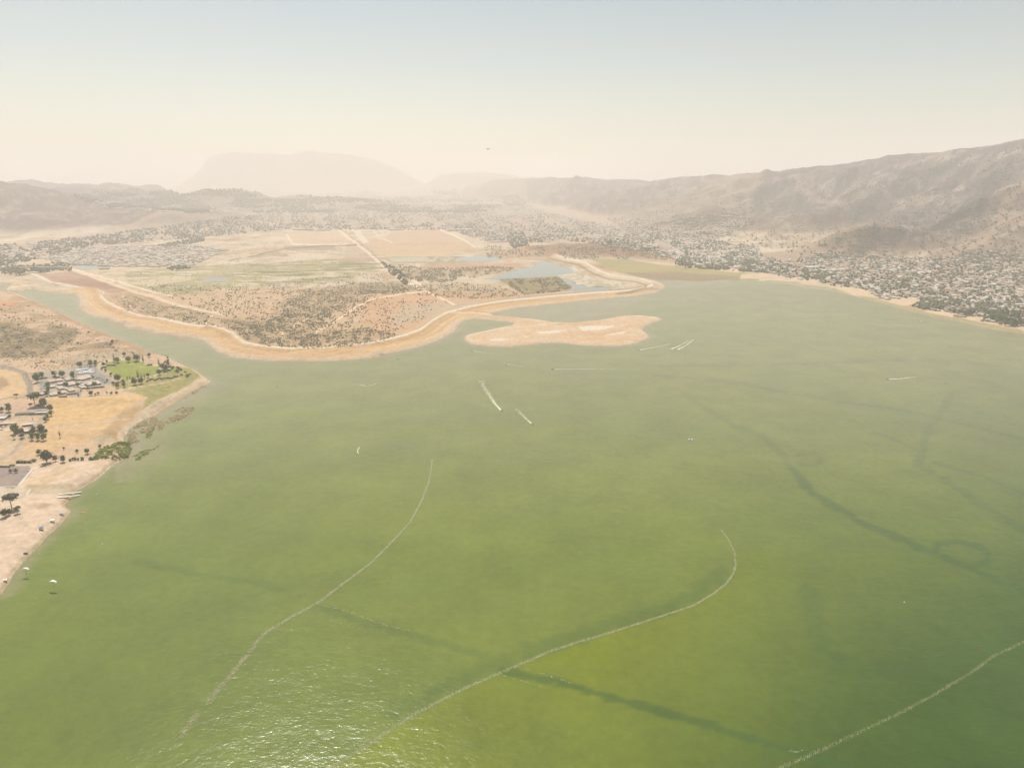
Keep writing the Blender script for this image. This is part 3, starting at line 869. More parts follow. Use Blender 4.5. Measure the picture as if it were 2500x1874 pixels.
def lake_material(name, dark_end, yellow, darkc, mud_haze_col, amp=1.0):
    global N, L, geo
    m, nt, b = new_mat(name)
    N, L = nt.nodes, nt.links
    geo = N.new('ShaderNodeNewGeometry')
    A = {}
    for k in ('streaks', 'yellow', 'vignette_tone', 'mud_haze'):
        n = N.new('ShaderNodeAttribute'); n.attribute_name = k; A[k] = n.outputs['Fac']
    c = mix(A['vignette_tone'], dark_end, (.165, .190, .028))
    c = mix(A['yellow'], c, yellow)
    c = mix(mrange(noise(.004, 5, .6), .40, .66, 0, .35), c, (.07, .10, .022))
    c = mix(math_('MULTIPLY', A['streaks'], .72), c, darkc)
    c = mix(A['mud_haze'], c, mud_haze_col)
    v = mrange(math_('ADD', noise(.10, 5, .7), noise(.013, 4, .6)), .7, 1.3, .84, 1.16)
    s = N.new('ShaderNodeVectorMath'); s.operation = 'SCALE'
    L.new(c, s.inputs[0]); L.new(v, s.inputs['Scale'])
    L.new(s.outputs[0], b.inputs['Base Color'])
    b.inputs['Roughness'].default_value = .21
    b.inputs['Specular IOR Level'].default_value = .28
    b.inputs['IOR'].default_value = 1.33
    # wind ripples: two crossing trains and finer chop
    tot = None
    for ang, wl, dist, st in ((.35, 3.6, 3.0, .36), (-.5, 2.4, 4.0, .34), (.1, 7.0, 5.0, .20), (.8, 20.0, 3.0, .15)):
        mp = N.new('ShaderNodeMapping'); mp.inputs['Rotation'].default_value = (0, 0, ang)
        mp.inputs['Scale'].default_value = (.6, 1, 1)
        L.new(geo.outputs['Position'], mp.inputs['Vector'])
        n = N.new('ShaderNodeTexNoise'); n.inputs['Scale'].default_value = 1.0 / wl
        n.inputs['Detail'].default_value = 2.5; n.inputs['Distortion'].default_value = .3
        L.new(mp.outputs[0], n.inputs['Vector'])
        q = math_('MULTIPLY', n.outputs['Fac'], wl * st)
        tot = q if tot is None else math_('ADD', tot, q)
    n = noise(.9, 3, .6)
    tot = math_('ADD', tot, math_('MULTIPLY', n, .35))
    bp = N.new('ShaderNodeBump'); bp.inputs['Strength'].default_value = 1.0 * amp; bp.inputs['Distance'].default_value = .18
    L.new(tot, bp.inputs['Height'])
    L.new(bp.outputs[0], b.inputs['Normal'])
    return m
LAKE_MAT = lake_material('algae_green_water', (.032, .066, .006), (.135, .158, .004), (.040, .078, .016), (.22, .19, .10))
widx = np.arange(WYG.size).reshape(WYG.shape)
km = (wsd > -70)
kf = km[:-1, :-1] | km[1:, :-1] | km[:-1, 1:] | km[1:, 1:]
WF = np.stack([widx[:-1, :-1][kf], widx[:-1, 1:][kf], widx[1:, 1:][kf], widx[1:, :-1][kf]], -1)
wu = np.zeros(WYG.size, bool); wu[WF.ravel()] = True
wre = np.cumsum(wu) - 1
WV = np.stack([WXG, WYG, np.zeros_like(WXG)], -1).reshape(-1, 3)[wu]
wme = np_mesh('lake_water', WV, wre[WF], LAKE_MAT, smooth=True)
for nm_, arr in (('streaks', dark), ('yellow', yel), ('vignette_tone', vignette_tone), ('mud_haze', mud_haze)):
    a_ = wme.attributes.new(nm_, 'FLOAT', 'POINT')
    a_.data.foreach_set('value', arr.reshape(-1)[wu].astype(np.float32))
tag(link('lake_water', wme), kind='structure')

def pond_mat():
    m, nt, b = new_mat('pond_water')
    b.inputs['Base Color'].default_value = (.13, .155, .14, 1)
    b.inputs['Roughness'].default_value = .12
    b.inputs['IOR'].default_value = 1.33
    n = nt.nodes.new('ShaderNodeTexNoise'); n.inputs['Scale'].default_value = .3
    bp = nt.nodes.new('ShaderNodeBump'); bp.inputs['Distance'].default_value = .15; bp.inputs['Strength'].default_value = .6
    g = nt.nodes.new('ShaderNodeNewGeometry')
    nt.links.new(g.outputs['Position'], n.inputs['Vector'])
    nt.links.new(n.outputs['Fac'], bp.inputs['Height']); nt.links.new(bp.outputs[0], b.inputs['Normal'])
    return m
PM = pond_mat()
for nm, P in PONDS:
    pts = Garr(P)
    c = pts.mean(0)
    big_ = c + (pts - c) * 1.12
    bm = bmesh.new()
    bm.faces.new([bm.verts.new((p[0], p[1], 0.35)) for p in big_])
    bmesh.ops.triangulate(bm, faces=bm.faces[:])
    me = bpy.data.meshes.new('pond_water'); bm.to_mesh(me); bm.free(); me.materials.append(PM)
    if sum(p.normal.z for p in me.polygons) < 0: me.flip_normals()
    tag(link('pond_water', me), kind='structure')

# ------------------------------------------------------------------ haze
def volume(name, x0, x1, y0, y1, z0, z1, dens, colr_, aniso):
    m = bpy.data.materials.new(name); m.use_nodes = True
    nt = m.node_tree
    nt.nodes.remove(nt.nodes['Principled BSDF'])
    pv = nt.nodes.new('ShaderNodeVolumePrincipled')
    pv.inputs['Color'].default_value = (*colr_, 1)
    pv.inputs['Density'].default_value = dens
    pv.inputs['Anisotropy'].default_value = aniso
    nt.links.new(pv.outputs[0], nt.nodes['Material Output'].inputs['Volume'])
    o = MB().box(x0, x1, y0, y1, z0, z1)
    return tag(link(name, o.mesh(name, m)), kind='stuff')
volume('haze', -46000, 46000, -46000, 46000, -12, 1320, 1.10e-4, (.98, .945, .905), .0)

# ------------------------------------------------------------------ materials of the things
BARK = plain('bark', (.12, .09, .065), .9)
LEAF = [foliage('leaf_dark', (.058, .070, .030), (.10, .11, .045)), foliage('leaf_olive', (.075, .08, .035), (.115, .11, .05)),
        foliage('leaf_green', (.065, .095, .03), (.125, .155, .045)), foliage('leaf_grey', (.085, .075, .05), (.13, .11, .075))]
BRUSH = foliage('brush_leaf', (.18, .155, .095), (.24, .21, .125))
WILLOW = foliage('willow_leaf', (.15, .19, .03), (.26, .28, .05))
REED = foliage('reed', (.38, .29, .15), (.48, .38, .20))
ROOF = [plain('roof_tan', (.46, .37, .29), .9, .12, .2), plain('roof_grey', (.33, .285, .24), .9, .12, .2), plain('roof_red', (.34, .18, .13), .9, .12, .2), plain('roof_white', (.50, .47, .42), .8, .1, .2),
        plain('roof_brown', (.25, .19, .15), .9, .12, .2)]
WALLM = [plain('wall_cream', (.42, .37, .30), .9, .08, .3), plain('wall_grey', (.38, .32, .26), .9, .08, .3)]
WHITE = plain('white_paint', (.80, .78, .74), .4, .04, .5)
GLASS = plain('dark_glass', (.03, .035, .04), .1, .1, .5, spec=.5)
BLACK = plain('black_rubber', (.03, .03, .03), .7)
SEAT = plain('seat_vinyl', (.35, .30, .24), .6)
FOAM = plain('foam', (.62, .60, .46), .9, .1, .5)
OLDFOAM = plain('old_foam', (.27, .27, .13), .9, .15, .3)
PAINT = {'white': WHITE, 'red': plain('red_paint', (.42, .06, .04), .35), 'blue': plain('blue_paint', (.10, .15, .30), .35), 'dark': plain('dark_paint', (.04, .045, .05), .35),
         'orange': plain('orange_vinyl', (.75, .30, .05), .5), 'silver': plain('silver_paint', (.45, .45, .45), .35), 'grey': plain('grey_paint', (.22, .22, .22), .4)}

# ------------------------------------------------------------------ foliage shapes
def ico(sub):
    bm = bmesh.new(); bmesh.ops.create_icosphere(bm, subdivisions=sub, radius=1)
    V = np.array([v.co[:] for v in bm.verts]); T = np.array([[v.index for v in f.verts] for f in bm.faces]); bm.free()
    return V, T
ICO1, ICO2 = ico(1), ico(2)

def crown_arrays(seed, clumps=9, leaves=70, w=1.0, h=1.0, z0=.28, flat=False, gap=.0):
    """crown of unit width about 1, height h, starting at z0"""
    r = np.random.RandomState(seed)
    VV, TT = [], []; off = 0
    for k in range(clumps):
        a = r.rand() * 6.283; q = math.sqrt(r.rand()) * (.30 + gap)
        zc = z0 + h * (.18 + .62 * r.rand())
        shrink = 1 - .55 * abs((zc - z0) / h - .45)
        s = (.17 + .13 * r.rand()) * shrink * w
        V, T = ICO1
        P = V * np.array([s, s, s * (.55 if flat else .85)]) * (1 + .35 * (r.rand(len(V), 1) - .5))
        P = P + [math.cos(a) * q * w, math.sin(a) * q * w, zc]
        VV.append(P); TT.append(T + off); off += len(P)
    for k in range(leaves):
        a = r.rand() * 6.283; el = math.asin(2 * r.rand() - 1)
        R = .40 + .14 * r.rand()
        c = np.array([math.cos(a) * math.cos(el) * R * w, math.sin(a) * math.cos(el) * R * w, z0 + h * (.5 + .5 * math.sin(el))])
        d = r.randn(3, 3) * .055
        VV.append(c + d); TT.append(np.array([[0, 1, 2]]) + off); off += 3
    V = np.concatenate(VV); T = np.concatenate(TT)
    V[:, 2] = np.maximum(V[:, 2], 0.0)
    return V, T

def trunk_mb(h=.45, r=.03, seed=0, limbs=4):
    rr = random.Random(seed)
    m = MB(); m.tube((0, 0, -.05), (0, 0, h), r * 1.3, r * .8, 6)
    for k in range(limbs):
        a = k * 6.283 / limbs + rr.random()
        m.tube((0, 0, h * .7), (math.cos(a) * .2, math.sin(a) * .2, h * (1.15 + .3 * rr.random())), r * .6, r * .25, 4)
    return m

CROWNS = []
for k, (cl, lf, w, h, z0, fl, gp) in enumerate([(12, 110, 1.0, .85, .22, False, .02), (10, 90, 1.05, .75, .25, False, .03), (13, 110, .95, 1.0, .18, False, .0), (9, 80, 1.0, .42, .55, True, .08), (11, 90, .62, 1.5, .15, False, .0)]):
    V, T = crown_arrays(500 + k, cl, lf, w, h, z0, fl, gp)
    CROWNS.append([np_mesh('crown', V, T, m) for m in LEAF] )
TRUNKS = [trunk_mb(.45, .03, 1).mesh('trunk', BARK), trunk_mb(.7, .025, 2, 5).mesh('trunk', BARK)]
def ground_at(px, py):
    x, y, z = hit1(px, py)
    return x, y, z
def mpp(y):                       # metres per photo pixel at distance y on the plain
    return (y * CP + CAM_H * SP) / FPX

tree_count = 0
def tree(px, py, wpx, label, group, shape=0, leaf=0, parts=True):
    global tree_count
    tree_count += 1
    x, y, z = ground_at(px, py)
    s = wpx * mpp(y)
    rz = RNG.rand() * 6.28
    e = link('tree', None, loc=(x, y, z), rz=rz)
    e.scale = (s, s, s * (1.35 if shape == 4 else 1.1))
    tag(e, label, 'tree', group)
    link('crown', CROWNS[shape][leaf], e)
    link('trunk', TRUNKS[1 if shape == 3 else 0], e)
    return e

TL = [
 # px, py(base), width, shape, leaf, label, group
 (115,1131,29,0,3,'largest round grey-green tree, standing on the line between dry field and sand beach',None),
 (136,1127,15,1,1,'small thin tree just right of the largest round tree at the beach edge',None),
 (154,1129,14,2,2,'bushy green tree between the largest round tree and the beach bushes',None),
 (95,1110,13,1,1,'low olive tree in the dry field just left of the largest round tree',None),
 (213,1106,12,0,2,'single green tree on the dry field above the beach tree row',None),
 (188,1105,9,1,1,'small pale tree in dry field left of the single green one',None),
 (156,1096,6,1,3,'tiny dry tree out in the field above the beach tree row',None),
 (244,1094,9,1,3,'small brown tree beside the pale clearing above the willow thicket',None),
 (29,1241,36,3,3,'sparse bare-looking tree on the concrete lot by the boat ramp',None),
 (12,1262,18,0,0,'dark rounded tree at the left edge of the beach, below the concrete lot',None),
 (21,1254,14,0,0,'dark rounded tree touching the bigger dark tree on the beach below the lot',None),
 (43,1252,17,3,0,'small umbrella-shaped tree standing alone on the beach sand below the lot',None),
 (26,1153,9,1,0,'left one of two small trees inside the grey parking lot',None),
 (39.5,1153,10,1,0,'right one of two small trees inside the grey parking lot',None),
 (147,1067,8,4,0,'tall narrow dark tree in the lower dry field',None),
 (38,1056,20,2,2,'big bright-topped tree in the left yard near the frame edge',None),
 (53,1062,15,0,0,'dark tree directly beside the big bright-topped yard tree',None),
 (35,1071,9,3,3,'sparse brown tree below the big bright-topped yard tree',None),
 (54,1069,12,1,3,'low brown tree in the yard by the lower lane',None),
 (101,1052,17,0,0,'dark round tree at the bend of the lane',None),
 (83,1060,18,1,0,'broad dark tree left of the lane bend tree',None),
 (112,1056,10,0,0,'small round tree right of the lane bend tree',None),
 (77,1072,15,2,2,'left tree of the squared green clump by the lane',None), (92,1074,16,2,2,'middle tree of the squared green clump by the lane',None), (107,1073,15,2,2,'right tree of the squared green clump by the lane',None),
 (86,992,31,3,0,'wide flat-topped dark tree beside the main road junction',None),
 (76,994,10,3,3,'thin pale tree left of the wide flat-topped tree',None),
 (107,992,18,2,2,'green tree right of the wide flat-topped tree',None),
 (123,1003,15,0,1,'olive tree at the left corner of the dry grass field',None),
 (41,972,11,3,3,'small flat-topped brown tree on the slope inside the road bend',None),
 (21,1006,18,2,2,'green tree left of the long low buildings',None), (4,1004,11,0,3,'brownish tree at the frame edge beside the long low buildings',None),
 (92,933,20,2,2,'large dark green tree at the road corner of the mobile home park',None),
 (102,921,13,0,1,'olive tree behind the large corner tree of the mobile home park',None),
 (88,975,14,2,0,'dark tree at the lower road corner of the mobile home park',None), (115,965,12,2,2,'green tree between two mobile homes near the park entrance',None),
 (118,946,12,2,2,'upper green tree of the leafy strip inside the park entrance',None), (117,955,13,2,2,'lower green tree of the leafy strip inside the park entrance',None),
 (152,921,15,0,0,'dark spreading tree behind the upper mobile homes',None), (180,924,16,2,0,'dark tree cluster in the middle of the mobile home park',None), (133,919,13,1,0,'low dark tree at the upper edge of the mobile home park',None),
 (162,947,13,0,1,'olive tree among the central mobile homes',None), (146,965,9,2,0,'small dark tree between lower mobile homes',None), (190,945,9,0,0,'small dark tree right of the central mobile homes',None),
 (215,952,8,4,0,'narrow tall dark tree at the lower edge of the mobile home park',None), (231,944,12,0,2,'rounded green tree at the right corner home',None), (135,924,8,0,0,'small dark tree near the long upper home',None),
 (228,925,6,0,0,'tiny dark tree by the caravan rows',None),
 (192,970,7,4,0,'conical dark tree beside the small asphalt court',None),
 (223,966,11,0,3,'broad brown tree, leftmost of the field edge row',None), (233,965,6,1,0,'small tree second in the field edge row',None), (240,963,7,1,0,'small tree third in the field edge row',None),
 (261,960,5,1,0,'small tree standing alone in the gap of the field edge row',None), (272,963,7,1,0,'round tree with a clear shadow in the field edge row',None), (285,962,8,1,0,'last tree at the right of the field edge row',None),
 (280,885,9,4,0,'tall pointed tree at the upper left corner of the lawn',None), (287,885,12,0,0,'round dark tree beside the pointed tree above the lawn',None),
 (314,884,12,0,0,'round dark tree above the middle of the lawn',None), (333,880,15,0,0,'broad tree above the path bend of the lawn',None), (304,869,9,0,3,'lone bushy tree on the dirt above the lawn',None),
 (275,838,8,0,1,'small bush-like tree near the upper channel bank',None), (261,884,6,1,3,'small brown tree left of the lawn trees',None), (350,884,9,4,0,'slim dark tree right of the lawn path bend',None),
 (389,895,9,4,0,'tall narrow tree at the right end of the lawn',None), (389,916,12,0,0,'dark round tree at the lower right end of the lawn',None), (398,901,14,0,0,'left tree of the thick grove right of the lawn',None),
 (411,896,14,4,0,'tallest tree of the thick grove right of the lawn',None), (405,906,14,0,3,'front brown tree of the thick grove right of the lawn',None), (365,872,9,0,1,'thin tree on the bank above the picnic ground',None),
 (311,929,6,4,3,'narrow tree, leftmost in front of the lawn',None), (318,927,5,4,3,'slim brown tree second in front of the lawn',None), (325,928,9,1,3,'brown tree third in front of the lawn',None),
 (338,927,10,4,0,'tallest dark tree in front of the lawn',None), (346,926,7,4,3,'slim brown tree right of the tallest lawn-front tree',None), (353,924,6,4,3,'thin brown tree in front of the lawn, near its right part',None),
 (362,921,9,0,0,'dark oval tree standing on the lower right of the lawn',None),
 (288,931,17,0,0,'big dark tree at the lower left corner of the lawn',None), (301,936,10,0,0,'dark tree beside the big corner tree of the lawn',None),
 (287,946,11,2,0,'left one of two round dark trees below the lawn corner',None), (304,945,11,2,0,'right one of two round dark trees below the lawn corner',None),
 (329,939,15,0,0,'dark wide tree below the lawn-front row, left one',None), (345,936,14,0,0,'dark wide tree below the lawn-front row, right one',None),
 (196,897,13,0,3,'grey-brown tree on the dirt above the caravan rows',None), (221,894,13,2,2,'left green tree of the hedge above the caravan rows',None), (233,893,12,2,2,'right green tree of the hedge above the caravan rows',None), (253,893,9,0,3,'small dark tree near the left end of the lawn path',None),
 (126,1014,12,2,2,'upper tree on the field side of the winding lane',None), (118,1023,12,2,2,'middle tree on the field side of the winding lane',None), (112,1030,11,2,2,'lower tree on the field side of the winding lane',None),
 (24,1021,8,0,0,'small dark tree at the end of the long low buildings',None),(80,1026,4,4,1,'slim palm-like tree in the dry yard',None),
 (249,902,6,0,0,'upper small tree on the left border of the lawn',None),(258,908,7,0,0,'second small tree down the left border of the lawn',None),(271,917,7,0,0,'third small tree down the left border of the lawn',None),
 (277,940,8,0,0,'small dark tree at the right fence of the mobile home park',None),(262,931,6,0,0,'tiny tree by the fence between park and lawn',None),
]
for (px, py, w, sh, lf, lab, grp) in TL:
    tree(px, py, w, lab, grp, sh, lf)

# hedge and row bushes at the beach edge
SHRUB = []
for k in range(4):
    V, T = crown_arrays(700 + k, 8, 50, 1.0, .6, .0, True, .05)
    SHRUB.append([np_mesh('bush', V, T, m) for m in (BRUSH, LEAF[0], LEAF[2], LEAF[1])])
def bush(px, py, w, label, group, leaf=0, hs=1.0, xyz=None):
    x, y, z = xyz if xyz else ground_at(px, py)
    s = w * mpp(y)
    o = link('bush', SHRUB[RNG.randint(4)][leaf], loc=(x, y, z - .1), rz=RNG.rand() * 6.28, scale=(s, s, s * hs))
    return tag(o, label, 'bush', group)
for i, px in enumerate(range(44, 87, 6)):
    bush(px, 1131 - (px - 44) * .1, 9, 'green bush in the dense hedge above the grey parking lot', 'hedge above the parking lot', 2, 1.3)
for i, px in enumerate(range(-2, 38, 6)):
    bush(px, 1141 - px * .12, 8, 'dark bush in the clipped hedge at the frame edge above the parking lot', 'clipped hedge by the parking lot', 1, .9)
for px, w, l in [(171, 8, 'first round bush from the left in the short row along the sand edge'), (182, 10, 'second bush from the left in the short row along the sand edge'), (191, 8, 'third bush from the left in the short row along the sand edge'), (201, 10, 'tall round bush at the right of the short row along the sand edge')]:
    bush(px, 1123, w, l, None, 2, 1.4)
for px in (220, 228, 236):
    bush(px, 1120, 11, 'thick green bush in the clump between the short row and the willow thicket', 'bush clump at the sand edge', 2, 1.1)
for i, px in enumerate(np.linspace(358, 432, 15)):
    bush(px, 928 - (px - 358) * .13 + RNG.rand() * 3, 7, 'dark bush in the long row on the bank below the lawn', 'bush row below the lawn', RNG.choice([0, 1]), 1.0)
for i in range(26):
    t = RNG.rand(); px = 395 + 70 * t; py = 878 + 34 * t + RNG.rand() * 14
    bush(px, py, 5 + 4 * RNG.rand(), 'olive bush on the overgrown point between lawn and channel', 'bushes on the overgrown point', RNG.choice([0, 1, 3]), 1.0)

# ------------------------------------------------------------------ buildings
def unit_house(kind):
    """unit footprint 1x1, walls 1 high scaled later; hip or gable roof"""
    w = MB(); w.box(-.5, .5, -.5, .5, -.6, 1)
    r = MB(); o = .56
    if kind == 'hip':
        r.add([(-o,-o,1),(o,-o,1),(o,o,1),(-o,o,1),(-.2,0,1.6),(.2,0,1.6)], [(0,1,5,4),(1,2,5),(2,3,4,5),(3,0,4),(3,2,1,0)])
    elif kind == 'gable':
        r.add([(-o,-o,1),(o,-o,1),(o,o,1),(-o,o,1),(-o,0,1.55),(o,0,1.55)], [(0,1,5,4),(1,2,5),(2,3,4,5),(3,0,4),(3,2,1,0)])
    else:
        r.box(-o, o, -o, o, 1.0, 1.14)
    return w, r
HW = {k: unit_house(k) for k in ('hip', 'gable', 'flat')}
WALLME = {(k, i): HW[k][0].mesh('wall', WALLM[i]) for k in HW for i in range(2)}
ROOFME = {(k, i): HW[k][1].mesh('roof', ROOF[i]) for k in HW for i in range(5)}
WIN = MB().box(-.11, .11, -.02, .02, .3, .75).mesh('window', GLASS)
DOORM = MB().box(-.06, .06, -.02, .02, 0, .75).mesh('door', PAINT['grey'])
def building(name, x, y, z, L_, W_, H_, rz, kind, roof, wall, label, cat, group=None, parts=True):
    e = link(name, None, loc=(x, y, z), rz=rz)
    e.scale = (L_, W_, H_)
    tag(e, label, cat, group)
    link('wall', WALLME[(kind, wall)], e); link('roof', ROOFME[(kind, roof)], e)
    if parts:
        for fx in (-.28, .02, .3): link('window', WIN, e, (fx, -.505, 0))
        link('door', DOORM, e, (-.12, -.505, 0))
    return e
def zc(x, y): return 80 + x * .09946, 880 + y * .09946      # corner of the enlarged park view
a0 = np.array(G(180, 920)); a1 = np.array(G(197, 932)); PARK_ROT = math.atan2(*(a1 - a0)[::-1])
HOMES = [ # centre in the enlarged view, length and width in metres, roof, label
 (470,500,17,13,0,'first mobile home with tan roof behind the corner tree of the park'), (645,460,20,13,0,'tan-roofed home below the long low dark tree in the park'), (880,440,22,13,0,'wide tan-roofed home left of the dark tree cluster'),
 (1205,425,32,13,0,'long tan-roofed home just below the caravan rows'), (1340,385,28,12,0,'topmost long tan-roofed home beside the caravan rows'), (700,565,19,13,0,'tan-roofed home above the pale green roof'),
 (935,560,30,15,0,'longest central tan-roofed home of the park'), (680,650,26,11,0,'broad tan-roofed home below the pale green roof'), (1390,555,27,14,0,'tan-roofed home left of the right corner home'),
 (1555,525,29,15,0,'large tan-roofed home at the right corner of the park'), (740,755,21,13,0,'tan-roofed home near the lower lane of the park'), (950,715,20,12,0,'tan-roofed home in the lower row between trees'),
 (1230,650,22,10,0,'narrow tan-roofed home in the lower row toward the right'), (210,815,18,12,0,'tan-roofed home alone at the park entrance'), (510,810,20,14,0,'tan-roofed home at the lower left of the park'),
 (1170,545,13,9,0,'small tan-roofed home left of the white sheds'), (960,800,22,5,1,'long narrow grey carport at the lower edge of the park'), (1540,645,36,6,1,'longest narrow grey carport below the right corner home'),
 (245,930,15,9,2,'reddish-roofed shed beside the lower road corner'), (740,870,16,5,2,'narrow red-roofed shed near the asphalt court'), (500,635,10,9,3,'pale flat-roofed cabin between the leafy strip and the homes'),
 (1225,585,9,7,3,'small white shed in the middle right of the park'), (300,390,13,8,1,'grey-roofed hut on the asphalt at the park gate'), (830,690,9,6,3,'white shed in the lower middle of the park'),
 (1120,465,9,5,3,'white shed beside the dark tree cluster'), (610,380,11,8,0,'tiny tan-roofed home at the upper edge of the park')]
for i, (cx, cy_, L_, W_, rf, lab) in enumerate(HOMES):
    px, py = zc(cx, cy_ + 30)
    x, y, z = hit1(px, py)
    narrow = W_ < 7 and L_ > 15
    rot = (0.45 if narrow else PARK_ROT)
    building('mobile_home' if not narrow else 'carport', x, y, z, L_ * .84, W_ * .82, 3.0, rot, 'flat' if (narrow or rf == 3) else 'hip', rf, i % 2, lab, 'house' if not narrow else 'carport')
for (px, py, L_, W_, rf, rot, lab, cat, nm) in [
  (86,1004,34,9,1,.18,'long grey-roofed building beside the lane, right of its twin','building','long_building'), (62,1008,30,8,1,.18,'long pale grey building left end, next to the green tree','building','long_building'),
  (78,1012,46,6,3,.18,'long white-roofed shed in front of the grey buildings','shed','shed'), (11,1018,16,11,1,.1,'grey hip-roofed house at the end of the long buildings','house','house'),
  (4,1024,14,9,3,.1,'white-roofed house at the frame edge below the long buildings','house','house'), (18,1036,26,7,0,.1,'low tan shed with cars in front at the frame edge','shed','shed'),
  (68,1040,15,6,3,.4,'white caravan-like shed beside the yard palms','shed','shed'), (71,1054,14,7,3,.4,'white shed below the lane between dark trees','shed','shed'),
  (99,1050,10,9,0,.5,'tan cabin tucked among the lane bend trees','cabin','cabin'), (43,1054,9,9,0,.3,'tan cabin between the two biggest yard trees','cabin','cabin'),
  (98,991,12,8,2,.5,'pinkish-roofed cabin beside the wide flat-topped tree','cabin','cabin'), (255,896,8,6,1,.3,'blue-grey hut at the left corner of the lawn','hut','hut'),
  (271,892,20,4,4,.1,'long low brown shelter above the left part of the lawn','shelter','shelter'), (366,892,10,7,4,.3,'brown picnic shelter on the sand above the lawn','shelter','shelter'),
  (412,903,8,5,3,.6,'white roof showing in the grove right of the lawn','hut','hut'),
  (112,957,9,5,3,1.2,'white camper roof in the leafy strip by the entrance','hut','hut')]:
    x, y, z = hit1(px, py)
    building(nm, x, y, z, L_, W_, 3.2, rot, 'hip' if rf in (0, 1, 2) and W_ > 7 else 'flat', rf, 0, lab, cat)

# ------------------------------------------------------------------ cars and caravans
def car_meshes(col):
    b = MB()
    prof = [(-2.2,.35),(-2.25,.8),(-1.6,.95),(1.2,.95),(2.2,.8),(2.25,.35)]
    b.loft([[(x, s, z) for x, z in prof] for s in (-.9, .9)])
    c = MB(); c.loft([[(-1.7,-.85,.93),(1.1,-.85,.93),(1.1,.85,.93),(-1.7,.85,.93)], [(-1.2,-.68,1.5),(.35,-.68,1.5),(.35,.68,1.5),(-1.2,.68,1.5)]])
    r = MB(); r.box(-1.2, .35, -.68, .68, 1.5, 1.54)
    wh = MB(); wh.tube((0, -.12, 0), (0, .12, 0), .34, .34, 10)
    return b.mesh('body', PAINT[col]), c.mesh('cabin', GLASS), r.mesh('roof', PAINT[col]), wh.mesh('wheel', BLACK)
CARS = {c: car_meshes(c) for c in ('white', 'silver', 'dark', 'blue', 'red')}
def car(px, py, rz, col, label, group=None, xyz=None, s=1.0):
    x, y, z = xyz if xyz else hit1(px, py)
    e = link('parked_car', None, loc=(x, y, z + .02), rz=rz); e.scale = (s, s, s)
    tag(e, label, 'car', group)
    b, c, r, w = CARS[col]
    link('body', b, e); link('cabin', c, e); link('roof', r, e)
    for sx in (-1.4, 1.4):
        for sy in (-.85, .85): link('wheel', w, e, (sx, sy, .34))
    return e
def caravan_mesh(col):
    m = MB(); m.loft([[(-3.3,s,.4),(-3.4,s,2.5),(-3.0,s,2.8),(2.6,s,2.8),(3.2,s,1.9),(3.3,s,.4)] for s in (-1.2, 1.2)])
    return m.mesh('shell', PAINT[col])
CVS = caravan_mesh('white')
CVW = MB().box(-.7, .7, -.03, .03, 1.4, 2.1).mesh('window', GLASS)
CWH = MB().tube((0, -.15, 0), (0, .15, 0), .4, .4, 10).mesh('wheel', BLACK)
rr = random.Random(5)
k = 0
for row in range(4):
    for q in range(8):
        cx = 1090 + q * 52 + row * 14 + rr.uniform(-8, 8); cy_ = 225 + row * 30 + q * 2 + rr.uniform(-5, 5)
        px, py = zc(cx, cy_)
        x, y, z = hit1(px, py)
        e = link('caravan', None, loc=(x, y, z + .02), rz=PARK_ROT + rr.uniform(-.1, .1) + 1.57)
        tag(e, 'white caravan parked in the packed rows at the upper end of the mobile home park', 'caravan', 'caravans in the storage rows')
        link('shell', CVS, e)
        for s in (-1.22, 1.22): link('window', CVW, e, (0, s, 0))
        for s in (-1, 1): link('wheel', CWH, e, (0, s, .4))
for q in range(14):
    cx = 1440 + q % 7 * 55 + rr.uniform(-10, 10); cy_ = 345 + (q % 7) * 25 + (q // 7) * 55
    px, py = zc(cx, cy_)
    car(px, py, PARK_ROT + 1.57, rr.choice(['white', 'silver', 'dark', 'white']), 'car parked on the grey lot right of the mobile homes', 'cars on the lot beside the mobile homes', s=1.15)
for px, py, rz, col, lab in [(70,1149,.2,'white','white car parked at the corner of the grey parking lot'), (80,1000,.3,'white','white car half hidden under the wide flat-topped tree'), (75,911,1.2,'white','white car driving on the curving main road'),
   (23,1038,.3,'white','white car at the end of the tan shed'), (100,949,1.2,'white','upper white car in the park entrance strip'), (101,955,.9,'silver','lower pale car in the park entrance strip'), (78,929,1.3,'white','white car on the road beside the park entrance'),
   (63,1354,.6,'dark','dark car standing near the waterline, below the beach tents')]:
    car(px, py, rz, col, lab)
for px, py in [(5,1030),(11,1034),(3,1041),(8,1045),(14,1041),(4,1050)]:
    car(px, py, .3, rr.choice(['white', 'silver', 'blue']), 'car in the crowded yard at the left frame edge', 'cars in the left yard')

for q in range(34):
    a_, b_ = rr.random(), rr.random()
    px = 104 + 150 * a_; py = 925 + 40 * b_ - 8 * a_
    if px > 225 and py > 935: continue
    car(px, py, PARK_ROT + rr.choice([0, 1.57]), rr.choice(['white', 'silver', 'white', 'blue', 'dark']), 'car parked between the homes of the mobile home park', 'cars between the mobile homes')
